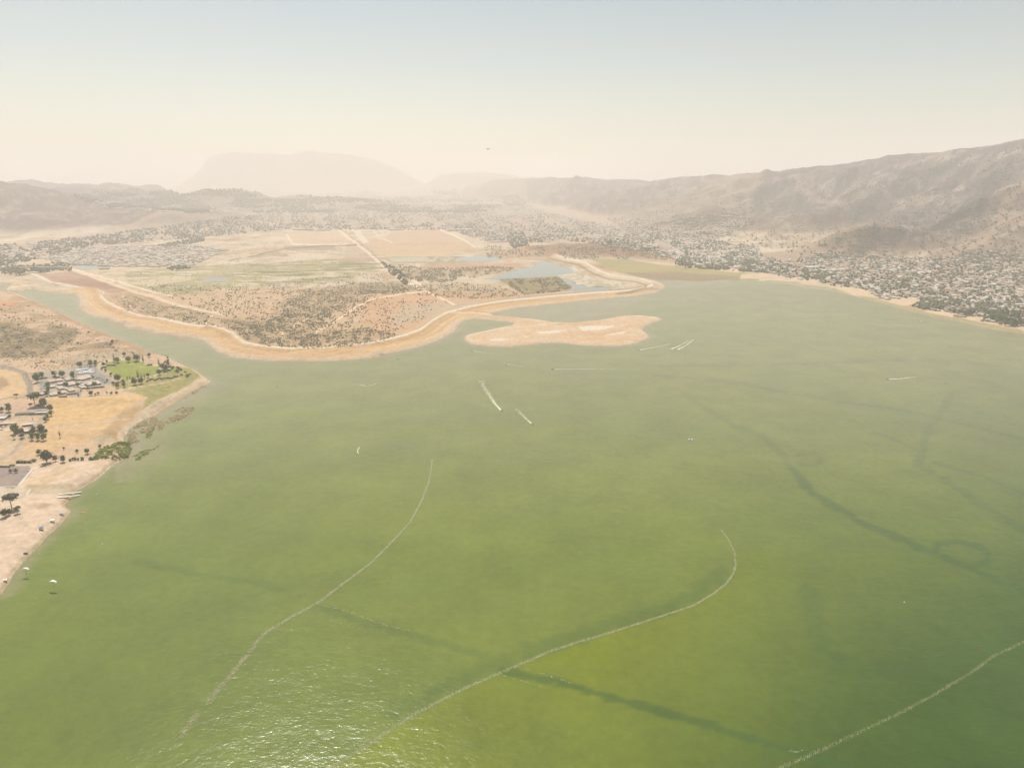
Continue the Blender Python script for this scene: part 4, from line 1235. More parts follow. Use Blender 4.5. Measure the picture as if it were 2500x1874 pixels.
# ------------------------------------------------------------------ beach tents
def tent(px, py, col, size, label):
    x, y, z = hit1(px, py)
    e = link('beach_tent', None, loc=(x, y, z), rz=.5); e.scale = (size, size, size)
    tag(e, label, 'canopy tent')
    c = MB(); c.add([(-.55,-.55,.62),(.55,-.55,.62),(.55,.55,.62),(-.55,.55,.62),(0,0,.92),(-.55,-.55,.54),(.55,-.55,.54),(.55,.55,.54),(-.55,.55,.54)],
      [(0,1,4),(1,2,4),(2,3,4),(3,0,4),(5,6,1,0),(6,7,2,1),(7,8,3,2),(8,5,0,3)])
    link('canopy', c.mesh('canopy', PAINT[col]), e)
    leg = MB().tube((0, 0, 0), (0, 0, .6), .012, .012, 5).mesh('leg', PAINT['silver'])
    for sx in (-.5, .5):
        for sy in (-.5, .5): link('leg', leg, e, (sx, sy, 0))
tent(151, 1255, 'silver', 3.6, 'pale blue-grey canopy tent nearest the sandy point')
tent(129, 1275, 'white', 4.0, 'bright white canopy tent, middle one along the beach')
tent(102, 1294, 'blue', 4.0, 'blue canopy tent furthest from the sandy point')
tent(14, 1420, 'white', 3.0, 'small white canopy at the waterline near the left frame edge')

# ------------------------------------------------------------------ boat ramp docks, kerbs
PLANK = plain('bleached_planks', (.72, .66, .56), .8, .1, .8)
def dock(p0, p1, w, label):
    x0, y0, z0 = hit1(*p0)
    a = Vector((x0, y0, z0 + .25)); b = Vector((*G(*p1), .5))
    d = b - a; Ld = d.length
    e = link('floating_dock', None, loc=a)
    e.rotation_euler = (0, -math.asin(d.z / Ld), math.atan2(d.y, d.x))
    tag(e, label, 'dock')
    n = 14; seg = Ld / n
    pm = MB().box(.1, seg - .1, -w / 2, w / 2, 0, .35).mesh('deck_section', PLANK)
    for i in range(n): link('deck_section', pm, e, (i * seg, 0, 0))
    pf = MB().tube((0, 0, -2.5), (0, 0, 1.2), .18, .18, 8).mesh('pile', BARK)
    for i in (3, 7, 11, 14): link('pile', pf, e, (i * seg, w / 2 + .2, 0))
dock((143, 1208), (200, 1201), 2.2, 'upper of the two white floating docks beside the boat ramp')
dock((138, 1214), (196, 1209), 2.2, 'lower of the two white floating docks beside the boat ramp')
CONC = plain('pale_concrete', (.50, .45, .38), .9, .06, .4)
def slab(name, P, z, th, m, label=None, cat=None, kind=None):
    pts = Garr(P); mb = MB(); n = len(pts)
    hz = [float(hsample(p[0], p[1])) for p in pts]
    mb.loft([[(p[0], p[1], h - th) for p, h in zip(pts, hz)], [(p[0], p[1], h + z) for p, h in zip(pts, hz)]])
    o = link(name, mb.mesh(name, m)); return tag(o, label, cat, None, kind)
slab('walkway', [(79,1149.5),(83,1150.5),(53,1194),(47,1196),(46,1194)], .25, 1, CONC, kind='structure')
slab('kerb', [(-20,1198),(40,1196.5),(40,1197.6),(-20,1199.4)], .2, 1, CONC, kind='structure')
slab('ramp_kerb', [(74,1204.5),(79,1204.3),(70,1217),(65,1217.5)], .2, 1, CONC, kind='structure')

# ------------------------------------------------------------------ boats and wakes
def motorboat(px, py, rz, col, label, group=None, s=1.0, canopy=False):
    x, y = G(px, py)
    e = link('motorboat', None, loc=(x, y, .05), rz=rz); e.scale = (s, s, s)
    tag(e, label, 'boat', group)
    st = [(-3.2,.0),( -1.5,.05),(0.5,.1),(2.2,.25),(3.3,.5)]; wd = [1.1,1.2,1.2,.85,.08]
    rings = []
    for (xx, k_), w in zip(st, wd):
        rings.append([(xx, -w, .75 + k_ * .3), (xx, -w * .75, .05 + k_ * .6), (xx, 0, -.2 + k_), (xx, w * .75, .05 + k_ * .6), (xx, w, .75 + k_ * .3)])
    h = MB(); h.loft(rings)
    link('hull', h.mesh('hull', PAINT[col]), e)
    d = MB(); d.box(-3.0, 1.6, -.85, .85, .70, .80)
    link('deck', d.mesh('deck', SEAT), e)
    ws = MB(); ws.add([(.4,-.9,.8),(.9,-.5,.8),(.9,.5,.8),(.4,.9,.8),(0,-.85,1.35),(.4,-.45,1.4),(.4,.45,1.4),(0,.85,1.35)], [(0,1,5,4),(1,2,6,5),(2,3,7,6),(4,5,1,0),(5,6,2,1),(6,7,3,2)])
    link('windshield', ws.mesh('windshield', GLASS), e)
    for sy in (-.45, .45):
        q = MB(); q.box(-.9, -.3, sy - .28, sy + .28, .8, 1.1).box(-1.0, -.85, sy - .28, sy + .28, .8, 1.5)
        link('seat', q.mesh('seat', SEAT), e)
    mo = MB(); mo.box(-3.7, -3.2, -.22, .22, .3, 1.2)
    link('outboard_motor', mo.mesh('outboard_motor', PAINT['dark']), e)
    if canopy:
        c = MB(); c.box(-1.8, .6, -1.0, 1.0, 2.1, 2.2)
        link('canopy', c.mesh('canopy', PAINT['white']), e)
    return e

def flecks(name, P, widths, dens, mat, label, z=.12, size=(1.2, .35), cross=0.0, fade=1.0, jitter=1.0, seed=0, along=0.0):
    """foam as many small flat scraps along a line traced in pixels; widths in metres at start and end"""
    r = np.random.RandomState(seed + 900)
    pts = Garr(P)
    seg = np.linalg.norm(np.diff(pts, axis=0), axis=1); cum = np.concatenate([[0], np.cumsum(seg)])
    Lt = cum[-1]; n = int(Lt * dens)
    t = (r.rand(n) ** fade) * Lt
    x = np.interp(t, cum, pts[:, 0]); y = np.interp(t, cum, pts[:, 1])
    i = np.clip(np.searchsorted(cum, t) - 1, 0, len(seg) - 1)
    d = np.diff(pts, axis=0)[i] / seg[i][:, None]
    w = np.interp(t / Lt, np.linspace(0, 1, len(widths)), widths)
    lat = (r.rand(n) + r.rand(n) - 1) * w / 2 * jitter
    gap = vnoise(t / 9.0, np.zeros(n) + seed, 5)
    ok = (gap > .02) | (fade > 1)
    x, y, d, lat, w, t = x[ok], y[ok], d[ok], lat[ok], w[ok], t[ok]; n = len(x)
    cx = x - d[:, 1] * lat; cy_ = y + d[:, 0] * lat
    sl = size[0] * (.5 + r.rand(n)) ; sw = size[1] * (.5 + r.rand(n))
    ang = np.arctan2(d[:, 1], d[:, 0]) + cross + r.randn(n) * .15
    c, s = np.cos(ang), np.sin(ang)
    V = np.empty((n, 4, 3))
    for k_, (a, b_) in enumerate([(-1, -1), (1, -.6), (1.1, .8), (-.9, 1)]):
        V[:, k_, 0] = cx + c * sl / 2 * a - s * sw / 2 * b_
        V[:, k_, 1] = cy_ + s * sl / 2 * a + c * sw / 2 * b_
        V[:, k_, 2] = z + .1 * r.rand(n)
    F_ = np.arange(n * 4).reshape(n, 4)
    o = link(name, np_mesh(name, V.reshape(-1, 3), F_, mat))
    return tag(o, label, kind='stuff')

BOATS = [ # bow px, wake line from stern back, colour, wake widths, density, label
 ((1225,1003),[(1223,1001),(1208,985),(1195,965),(1183,948),(1174,928)],'dark',[3,9,13,16],3.0,'dark motorboat throwing the widest white wake in mid lake'),
 ((1300,1036),[(1298,1034),(1286,1024),(1272,1010),(1260,998)],'red',[3,7,10],2.0,'reddish motorboat below the dark one, with a short wake'),
 ((1349,901.5),[(1352,901.5),(1400,901),(1440,900),(1500,900)],'dark',[3,5,7],1.6,'dark motorboat pulling the long level wake right of centre'),
 ((1559,854),[(1562,854),(1580,851),(1606,846),(1640,839)],'white',[5,6,7,9],2.4,'white motorboat with slanting wake nearest the sandy peninsula'),
 ((1636,852),[(1639,852),(1655,846),(1668,839),(1680,831)],'white',[6,8,10],3.0,'left motorboat of the pair racing side by side'),
 ((1652,853),[(1655,853),(1668,847),(1680,839),(1693,828)],'white',[6,8,10],3.0,'right motorboat of the pair racing side by side'),
 ((1151,855),[(1153,855),(1165,858),(1185,861),(1200,862)],'white',[4,5,6],1.2,'small motorboat just off the left tip of the peninsula'),
 ((1235,888),[(1237,888),(1255,891),(1278,895)],'white',[4,5,6],1.2,'small motorboat with short faint wake south of the peninsula'),
 ((2167,926),[(2170,925),(2185,925),(2198,925),(2210,922),(2235,920)],'dark',[6,9,9,5],2.6,'dark motorboat with a thick short wake on the right side of the lake'),
 ((2180,793),[(2183,793),(2205,795),(2232,797)],'white',[5,6,8],1.6,'motorboat with thin straight wake near the right shore')]
for i, (bow, wk, col, ws, dn, lab) in enumerate(BOATS):
    a = np.array(G(*wk[0])); b2 = np.array(G(*wk[1])); d = a - b2
    motorboat(bow[0], bow[1], math.atan2(d[1], d[0]), col, lab, s=1.0)
    Lw = np.linalg.norm(np.array(G(*wk[-1])) - a)
    flecks('wake_foam', wk, [q * .95 for q in ws], dn * 2.5, FOAM, 'white wake foam behind the ' + lab.split(' with')[0].split(' throwing')[0].split(' pulling')[0], size=(2.4, .34), fade=2.9, seed=i)
for px, py, rz, col, lab, cp in [(2309,936,.3,'red','small drifting boat with red figures right of the thick short wake',False), (971,877,.2,'dark','lone dark boat close to the sandy levee shore',False), (922,936,.5,'white','tiny white boat left of mid lake, its curved trail behind it',False),
      (677,944,.2,'silver','tiny pale boat alone in the left part of the lake',False), (2364,791,.2,'white','white cabin boat close to the right-hand beaches',True), (2272,773,.2,'white','small white boat moored off the large tan beach on the right shore',False),
      (2249,784,.2,'white','tiny white boat left of the one moored off the tan beach',False), (1682,1074,1.2,'white','left white boat of the pair tied together at anchor',True), (1690,1074,1.2,'white','right white boat of the pair tied together at anchor',True)]:
    motorboat(px, py, rz, col, lab, canopy=cp, s=1.0 if cp else .8)
flecks('wake_foam', [(918,937),(905,940),(893,942),(878,939)], [2,2,3], 1.2, FOAM, 'thin curved trail behind the tiny white boat', size=(2.5,.5), seed=30)
flecks('wake_foam', [(878,1091),(874,1097),(873,1103),(875,1107)], [1.5,1.5], 3, FOAM, 'short curved foam mark in the left part of the lake', size=(1.6,.5), seed=31)
# raft with swimmers off the beach
x, y = G(201, 1251)
e = link('inflatable_raft', None, loc=(x, y, .1), rz=.3); tag(e, 'orange inflatable raft floating off the sandy point', 'raft')
t_ = MB()
for k in range(14):
    a, b2 = 6.283 * k / 14, 6.283 * (k + 1) / 14
    t_.tube((1.7 * math.cos(a), 1.0 * math.sin(a), .2), (1.7 * math.cos(b2), 1.0 * math.sin(b2), .2), .38, .38, 7)
link('tube', t_.mesh('tube', PAINT['orange']), e)
link('floor', MB().box(-1.4, 1.4, -.7, .7, 0, .1).mesh('floor', PAINT['orange']), e)
x, y = G(204.5, 1251)
e = link('paddle_board', None, loc=(x, y, .1), rz=.3); tag(e, 'small white board floating beside the orange raft', 'board')
link('deck', MB().loft([[(-1.5,-.1,0),(-1.5,.1,0),(-1.5,.1,.12),(-1.5,-.1,.12)],[(-.6,-.45,0),(-.6,.45,0),(-.6,.45,.14),(-.6,-.45,.14)],[(.6,-.45,0),(.6,.45,0),(.6,.45,.14),(.6,-.45,.14)],[(1.7,-.06,.1),(1.7,.06,.1),(1.7,.06,.16),(1.7,-.06,.16)]]).mesh('deck', WHITE), e)
def buoy(px, py, col, label):
    x, y = G(px, py)
    V, T = ICO2
    e = link('buoy', None, loc=(x, y, 0)); tag(e, label, 'buoy')
    link('float', np_mesh('float', V * [.75, .75, .6] + [0, 0, .25], T, PAINT[col]), e)
    link('post', MB().tube((0, 0, .6), (0, 0, 1.5), .12, .08, 8).mesh('post', PAINT[col]), e)
buoy(2208, 1470, 'white', 'white buoy in the lower right part of the lake')
buoy(2386, 1579, 'red', 'reddish buoy above the faint foam line at lower right')
buoy(1254, 1015, 'white', 'white buoy between the two wakes in mid lake')
buoy(240, 1198, 'white', 'white buoy off the end of the docks, upper one')
buoy(236, 1206, 'white', 'white buoy off the end of the docks, lower one')
buoy(97, 1352, 'white', 'white buoy just off the beach, above the paragliders')
buoy(250, 1327, 'white', 'pale buoy out from the beach tents')
buoy(166, 1285, 'orange', 'orange buoy near the waterline by the beach tents')
buoy(1953, 1290, 'red', 'tiny reddish buoy in the right middle of the lake')

# long foam lines left across the lake
flecks('foam_line', CUR1, [9, 7, 5, 3, 3, 4, 4], 6.5, OLDFOAM, 'long pale foam line curving up the left half of the lake', size=(2.2, .3), cross=-.75, seed=1)
flecks('foam_line', CUR2, [6, 5, 4, 3, 3, 3], 7.5, OLDFOAM, 'longest foam line sweeping across the lower lake and hooking back', size=(1.6, .2), cross=.8, seed=2)
flecks('foam_line', CUR3, [4, 3.5, 3], 4.2, OLDFOAM, 'faint foam line in the lower right corner of the lake', size=(1.3, .15), cross=.8, seed=3)
flecks('foam_line', [(1261,1626),(1300,1638),(1350,1652),(1400,1668)], [1.5, 3, 5], .5, OLDFOAM, 'thin broken foam thread branching right from the longest foam line', size=(1.8, .4), seed=4)
flecks('foam_line', [(1228,1648),(1270,1660),(1325,1677)], [1.5, 3], .6, OLDFOAM, 'short foam thread below the branching one', size=(1.8, .4), seed=5)
flecks('foam_line', [(773,1474),(848,1492),(904,1513),(960,1532),(1000,1538)], [2, 4, 4], .6, OLDFOAM, 'broken foam thread branching right from the left foam line', size=(1.8, .5), seed=6)
flecks('foam_line', [(797,1511),(850,1527),(900,1543)], [2, 3], .35, OLDFOAM, 'faint foam thread under the branching left one', size=(1.8, .4), seed=7)
flecks('foam_line', [(645,1546),(665,1536),(690,1537)], [2, 3], .8, OLDFOAM, 'short foam wisp at the bend of the left foam line', size=(1.8, .4), seed=8)
flecks('foam_line', [(1925,1831),(1945,1834),(1968,1830)], [2, 4], .9, OLDFOAM, 'short foam wisp beside the faint lower right foam line', size=(1.6, .4), seed=9)

# wash along the beach
flecks('shore_wash', [(172,1249),(158,1262),(148,1276),(135,1290),(116,1308),(103,1320),(89,1337),(60,1369),(38,1395),(20,1425),(2,1452)], [3, 4, 4, 3], .9, OLDFOAM, 'thin line of wash along the beach waterline', size=(1.8, .6), seed=12)
flecks('shore_wash', [(290,1127),(264,1144),(241,1166),(207,1186),(182,1199)], [4, 4], 1.5, FOAM, 'thin line of wash on the shore above the docks', size=(1.5, .5), seed=13)

# ------------------------------------------------------------------ reeds and willow thicket
def blob_field(name, regions, mat, kind_label, tpl, smin, smax, hs=1.0, seed=0, z=None, gate=.44):
    r = np.random.RandomState(seed + 40)
    PX, PY = [], []
    for P, n in regions:
        P = np.asarray(P, float)
        q = r.rand(n * 4, 2) * (P.max(0) - P.min(0)) + P.min(0)
        q = q[inside(q[:, 0], q[:, 1], P)]
        g = fbm(q[:, 0] / 14, q[:, 1] / 7, 3, seed)
        q = q[g > gate][:n]
        PX.append(q[:, 0]); PY.append(q[:, 1])
    PX = np.concatenate(PX); PY = np.concatenate(PY)
    if z is None:
        X, Y, Z, ok = hit(PX, PY)
        X, Y, Z = X[ok], Y[ok], Z[ok]
    else:
        X, Y = G(PX, PY); Z = np.full(len(X), z)
    n = len(X)
    s = smin + (smax - smin) * r.rand(n) ** 1.5
    V, F_, M = scatter(tpl, np.stack([X, Y, Z], -1), np.stack([s, s, s * hs * (.7 + .6 * r.rand(n))], -1), r.rand(n) * 6.28, r.randint(0, len(tpl), n))
    o = link(name, np_mesh(name, V, F_, mat, M if isinstance(mat, list) else None))
    return tag(o, kind_label, kind='stuff')
def tuft(seed, n=10):
    r = np.random.RandomState(seed); V = []; T = []
    for k in range(n):
        a = r.rand() * 6.28; q = r.rand() * .4; c = np.array([math.cos(a) * q, math.sin(a) * q, 0])
        w = .18; b_ = r.rand() * 6.28; tip = c + [r.randn() * .5, r.randn() * .5, .25 + .3 * r.rand()]
        V += [c + [math.cos(b_) * w, math.sin(b_) * w, 0], c - [math.cos(b_) * w, math.sin(b_) * w, 0], tip]; T.append([3 * k, 3 * k + 1, 3 * k + 2])
    return np.array(V), np.array(T), np.zeros(n, int)
TUFT = [tuft(i) for i in range(3)]
BL = []
for k in range(4):
    V_, T_ = crown_arrays(800 + k, 4, 14, 1.0, .75, .0, False, .02)
    BL.append((V_, T_, np.zeros(len(T_), int)))
SM = []
for k in range(4):
    r = np.random.RandomState(60 + k); V_ = ICO1[0][:, :] * [.5, .5, .5] * (1 + .5 * (r.rand(len(ICO1[0]), 1) - .5)) + [0, 0, .35]
    SM.append((V_, ICO1[1], np.zeros(len(ICO1[1]), int)))
WP = [(246,1096),(270,1088),(296,1079),(318,1080),(322,1101),(312,1116),(280,1119),(245,1119),(230,1117)]
blob_field('willow_thicket', [(WP, 420)], WILLOW, 'bright yellow-green willow thicket at the waterside', BL, 3, 6.5, .7, 1)
RA = [(310,1060),(338,1032),(370,1019),(386,1019),(380,1041),(370,1054),(345,1057),(338,1076),(322,1088),(312,1072)]
RB = [(386,1022),(408,1021),(433,1011),(470,1006),(452,1018),(407,1039),(386,1052)]
RC = [(425,1002),(445,994),(470,992),(474,1002),(440,1010)]
RD = [(321,1112),(350,1099),(375,1095),(386,1086),(387,1092),(366,1101),(330,1116)]
RE = [(348,1106),(362,1105),(362,1112),(350,1116),(340,1122),(330,1122)]
RF = [(360,1052),(378,1042),(372,1060),(364,1072),(356,1068)]
RG = [(470,950),(500,940),(505,944),(470,965),(440,978),(436,974)]
blob_field('reed_bed', [(RA, 900), (RB, 700), (RC, 120), (RG, 160)], REED, 'brown reeds standing in the shallows off the point', TUFT, 2.0, 4.0, .6, 2, z=0)
blob_field('reed_bed', [(RD, 150), (RE, 90), (RF, 90)], WILLOW, 'yellow-green reed clumps along the outer shallows', TUFT, 1.8, 3.6, .6, 3, z=0)
GP = [(400,925),(478,906),(488,926),(431,960),(370,1000),(350,1004),(366,975),(330,960)]
blob_field('low_weeds', [(GP, 900)], LEAF[1], 'low olive weeds on the green bank below the lawn', TUFT, .8, 2.0, .4, 4)

# ------------------------------------------------------------------ scattered brush
r = np.random.RandomState(77)
def sample_region(P, n, gate=None, r=r):
    P = np.asarray(P, float)
    out = np.zeros((0, 2))
    for _ in range(40):
        q = r.rand(n * 3, 2) * (P.max(0) - P.min(0)) + P.min(0)
        q = q[inside(q[:, 0], q[:, 1], P)]
        if gate is not None: q = q[gate(q)]
        out = np.concatenate([out, q])
        if len(out) >= n: break
    return out[:n]
LAND = [(-20,735),(60,740),(150,775),(250,822),(330,858),(370,880),(300,880),(200,893),(120,905),(80,900),(30,893),(-20,888)]
g1 = lambda q: fbm(q[:, 0] / 30, q[:, 1] / 14, 3, 401) > .5
pts = np.concatenate([sample_region(LAND, 190, g1), sample_region([(-20,760),(40,770),(70,800),(60,880),(-20,885)], 60, None)])
X, Y, Z, ok = hit(pts[:, 0], pts[:, 1])
n_b = 0
for x, y, z, p in zip(X, Y, Z, pts):
    if not np.isfinite(x): continue
    zone = 'near the channel bank' if p[0] > 180 else ('beside the left frame edge' if p[0] < 60 else 'on the open dirt above the road')
    if p[1] < 790: zone = 'on the dirt far up the left shore'
    elif zone.startswith('on') and p[1] > 850: zone = 'on the dirt just above the mobile home park road'
    bw = 2.5 + 4.5 * r.rand() ** 2; lf = int(r.choice([0, 0, 3, 1]))
    q_ = ('large ' if bw > 4.5 else 'small ') + {0: 'dry brown', 3: 'olive', 1: 'dark green'}[lf]
    bush(0, 0, bw, q_ + ' bush scattered ' + zone, q_ + ' bushes ' + zone, lf, .9, (x, y, z)); n_b += 1
blob_field('brush', [(LAND, 1500), ([(-20,790),(60,800),(110,815),(190,805),(185,830),(110,870),(40,880),(-20,880)], 1600)], BRUSH, 'fine dry brush on the dirt left of the channel', SM, 1.0, 3.0, .7, 21)
blob_field('brush', [(SCR[0], 1200), (SCR[1], 5000), ([(340,600),(900,590),(1100,640),(1100,700),(700,700),(330,720)], 1500)], [BRUSH], 'dark brush spread over the ground inside the sandy levee', SM, 1.4, 4.6, .8, 22)
blob_field('brush', [(SCR[2], 2200), (SCR[3], 1000), (SCR[4], 900)], [BRUSH], 'olive brush between the ponds', SM, 2.0, 6.5, .8, 23)
blob_field('brush', [([(340,690),(560,700),(700,690),(940,660),(940,700),(850,800),(640,785),(560,775),(430,735)], 2600), ([(700,760),(900,720),(1100,735),(1000,800),(900,820),(700,840)], 900)], [BRUSH], 'sparse brush dots on the orange flats', SM, 1.5, 5.5, .9, 24)
blob_field('brush', [([(1330,600),(1600,605),(1640,635),(1380,632)], 900), ([(1180,600),(1330,600),(1330,625),(1190,630)], 500)], [BRUSH], 'brush on the low brown mound', SM, 3, 8, .9, 25)
MT = [(1450,545),(1640,450),(1900,432),(2200,392),(2500,360),(2500,640),(2200,650),(2000,635),(1850,600),(1700,590),(1560,560)]
blob_field('brush', [(MT, 3500)], [LEAF[3]], 'grey brush thinly covering the mountain slopes', SM, 5, 13, .8, 26)

# ------------------------------------------------------------------ towns
def town_gate(seed, thr=.42, f=(28, 10)):
    return lambda q: fbm(q[:, 0] / f[0], q[:, 1] / f[1], 3, seed) > thr
sandm = [np.array(P, float) for P in SANDS + [[(2278,725),(2310,727),(2300,733),(2282,731)], [(2345,722),(2365,722),(2362,727)]]]
def off_sand(q):
    m = np.ones(len(q), bool)
    for P in sandm: m &= ~inside(q[:, 0], q[:, 1], P)
    return m
RT = [(1900,674),(1905,640),(2000,618),(2200,628),(2300,634),(2420,612),(2500,625),(2510,802),(2430,792),(2380,782),(2330,772),(2240,752),(2130,722),(2050,701),(1960,684)]
gR = lambda q: off_sand(q) & ((fbm(q[:, 0] / 16, q[:, 1] / 8, 3, 411) > .40))
hp = sample_region(RT, 2000, gR); tp = sample_region(RT, 2400, lambda q: off_sand(q) & (fbm(q[:, 0] / 22, q[:, 1] / 9, 3, 421) > .38))
dense = np.concatenate([sample_region([(2232,745),(2260,730),(2340,728),(2345,742),(2330,752),(2300,756),(2250,752)], 130), sample_region([(2370,745),(2430,740),(2480,770),(2495,790),(2440,785),(2400,772),(2360,765)], 120),
                        sample_region([(2120,700),(2160,690),(2230,700),(2240,722),(2200,722)], 70), sample_region([(1960,664),(2010,660),(2080,682),(2120,700),(2050,692)], 90)])
tp = np.concatenate([tp, dense])
def world_pts(q):
    X, Y, Z, ok = hit(q[:, 0], q[:, 1])
    k_ = ok & np.isfinite(X)
    return np.stack([X, Y, Z], -1)[k_], q[k_]
hW, hq = world_pts(hp); tW, tq = world_pts(tp)
# nearest ones are things of their own
def zone_of(q):
    if q[0] > 2400: return 'at the right end of the shore town'
    if q[0] > 2300: return 'in the shore town behind the pale square beaches'
    if q[0] > 2200: return 'in the shore town behind the dark waterside trees'
    return 'in the left part of the shore town'
oh = np.argsort(hW[:, 1]); ot = np.argsort(tW[:, 1])
NHI, NTI = 250, 195
HM = {}
for rf in range(5):
    for kd in ('hip', 'gable'):
        w_, r_ = HW[kd]
        m = MB(); m.add(w_.v, w_.f, 0); m.add(r_.v, r_.f, 1)
        HM[(rf, kd)] = m.mesh('house', [WALLM[rf % 2], ROOF[rf]])
rn = ['tan', 'grey', 'reddish', 'white', 'brown']
for i in oh[:NHI]:
    x, y, z = hW[i]; rf = int(r.choice(5, p=[.32, .27, .08, .15, .18])); s = r.rand()
    o = link('house', HM[(rf, 'hip' if s < .5 else 'gable')], loc=(x, y, z), rz=r.choice([.35, 1.92]) + r.randn() * .08, scale=(12 + 9 * r.rand(), 9 + 4 * r.rand(), 3.2 + (2 if s > .7 else 0)))
    zn = zone_of(hq[i]); tag(o, 'small %s-roofed house %s' % (rn[rf], zn), 'house', '%s-roofed houses %s' % (rn[rf], zn))
TM = []
for k_ in range(3):
    for lf in (0, 1, 2, 3):
        V_, T_ = crown_arrays(850 + k_, 7, 40, 1.0, .9, .05, False, .02)
        TM.append((np_mesh('tree', V_, T_, LEAF[lf]), ['dark', 'olive', 'green', 'grey-brown'][lf]))
for i in ot[:NTI]:
    x, y, z = tW[i]; m_, nm_ = TM[int(r.randint(len(TM)))]; s = 8 + 12 * r.rand() ** 1.5
    o = link('tree', m_, loc=(x, y, z), rz=r.rand() * 6, scale=(s, s, s * (.8 + .5 * r.rand())))
    zn = zone_of(tq[i]); tag(o, '%s bushy tree %s' % (nm_, zn), 'tree', '%s trees %s' % (nm_, zn))
# the rest of the towns
def house_tpl(rf, kd):
    w_, r_ = HW[kd]
    m = MB(); m.add(w_.v, w_.f[2:], rf % 2); m.add(r_.v, r_.f[:4], 2 + rf)
    return m.arrays()
HT = [house_tpl(rf, 'hip' if rf % 2 else 'gable') for rf in range(5)]
HMATS = WALLM + ROOF
def mass_houses(W, label, smul=1.0, roofp=(.3, .25, .08, .22, .15), rots=(.35, 1.92)):
    n = len(W)
    sc_ = np.stack([(11 + 9 * r.rand(n)) * smul, (8 + 5 * r.rand(n)) * smul, 3.2 + 1.8 * r.rand(n)], -1)
    V_, F_, M_ = scatter(HT, W, sc_, r.choice(rots, n) + r.randn(n) * .1, r.choice(5, n, p=roofp))
    tag(link('distant_houses', np_mesh('distant_houses', V_, F_, HMATS, M_)), label, kind='stuff')
def mass_trees(W, label, s0=6, s1=13):
    s0 *= .9; s1 *= .85; n = len(W); s = s0 + (s1 - s0) * r.rand(n)
    V_, F_, M_ = scatter([(a, b_, np.full(len(b_), r.randint(3))) for a, b_, c in SM], W, np.stack([s, s, s * (.8 + .4 * r.rand(n))], -1), r.rand(n) * 6, r.randint(0, 4, n))
    tag(link('distant_trees', np_mesh('distant_trees', V_, F_, [LEAF[0], LEAF[1], LEAF[3]], M_)), label, kind='stuff')
mass_houses(hW[oh[NHI:]], 'crowd of small houses climbing from the right shore to the mountain foot')
mass_trees(tW[ot[NTI:]], 'many trees between the houses of the right shore town', 7, 17)
gm_ = town_gate(431, .44)
W, _ = world_pts(sample_region([(1640,652),(1660,625),(1700,615),(1850,618),(1905,640),(1900,668),(1800,662)], 1500, town_gate(432, .42, (20, 6)))); mass_trees(W, 'trees around the low town beyond the marsh', 8, 15)
W, _ = world_pts(sample_region([(1620,612),(1700,610),(1850,618),(1905,645),(1895,668),(1840,662),(1700,640)], 700, town_gate(433, .45, (20, 6)))); mass_houses(W, 'pale low houses beyond the marsh', 1.1, (.35, .2, .1, .25, .1))
W, _ = world_pts(sample_region([(1600,610),(1800,612),(1830,628),(1660,632)], 450)); mass_houses(W, 'closely set pale roofs of the estate beyond the marsh', .9, (.6, .2, .1, .05, .05), (.2,))
W, _ = world_pts(sample_region(TOWNS['mid'], 3600, gm_)); mass_houses(W, 'dense houses in the middle distance right of the brown airfield', 1.1)
W, _ = world_pts(sample_region(TOWNS['mid'], 2900, town_gate(434, .45))); mass_trees(W, 'trees among the middle distance houses', 8, 17)
W, _ = world_pts(sample_region(TOWNS['slope'], 400, town_gate(435, .45))); mass_houses(W, 'scattered houses on the lower mountain slope', 1.2)
W, _ = world_pts(sample_region(TOWNS['slope'], 600, town_gate(436, .45))); mass_trees(W, 'trees among the slope houses', 8, 16)
W, _ = world_pts(sample_region(TOWNS['homes'], 1900, town_gate(441, .36, (14, 4)))); mass_houses(W, 'tight rows of pale mobile homes left of the golf course', .85, (.5, .3, .05, .1, .05), (.1,))
W, _ = world_pts(sample_region(TOWNS['homes'], 450)); mass_trees(W, 'small trees among the tight rows of mobile homes', 6, 11)
W, _ = world_pts(sample_region(TOWNS['left'], 4600, town_gate(437, .40))); mass_trees(W, 'dark belt of trees through the far left town', 9, 20)
W, _ = world_pts(sample_region(TOWNS['left'], 1900, town_gate(438, .42))); mass_houses(W, 'houses among the tree belt of the far left town', 1.3)
W, _ = world_pts(sample_region(TOWNS['far'], 5200, town_gate(439, .46, (60, 7)))); mass_trees(W, 'hazy trees spread over the far valley', 16, 38)
W, _ = world_pts(sample_region(TOWNS['far'], 1500, town_gate(440, .46, (60, 7)))); mass_houses(W, 'hazy far buildings in the valley', 2.2, (.3, .2, .05, .35, .1))
W, _ = world_pts(sample_region([(0,655),(20,650),(130,646),(160,655),(120,662),(30,670),(0,668)], 260)); mass_trees(W, 'dark trees along the top of the left inlet', 8, 15)
W, _ = world_pts(sample_region([(120,640),(170,645),(180,662),(140,660)], 80)); mass_trees(W, 'trees beside the canal head', 7, 12)
W, _ = world_pts(sample_region([(385,600),(420,592),(500,578),(500,588),(440,602),(400,605)], 240)); mass_trees(W, 'dark grove above the mobile home rows', 10, 16)
W, _ = world_pts(sample_region([(1230,574),(1275,560),(1290,600),(1250,608)], 240)); mass_trees(W, 'dark grove at the corner of the brown airfield', 10, 18)
W, _ = world_pts(sample_region([(930,640),(960,650),(1010,690),(990,697),(950,665)], 110, town_gate(442, .42, (10, 5)))); mass_trees(W, 'narrow tree belt along the centre lane', 8, 14)
W, _ = world_pts(sample_region([(405,655),(440,650),(470,655),(420,660)], 60)); mass_trees(W, 'trees around the white clubhouse', 8, 14)

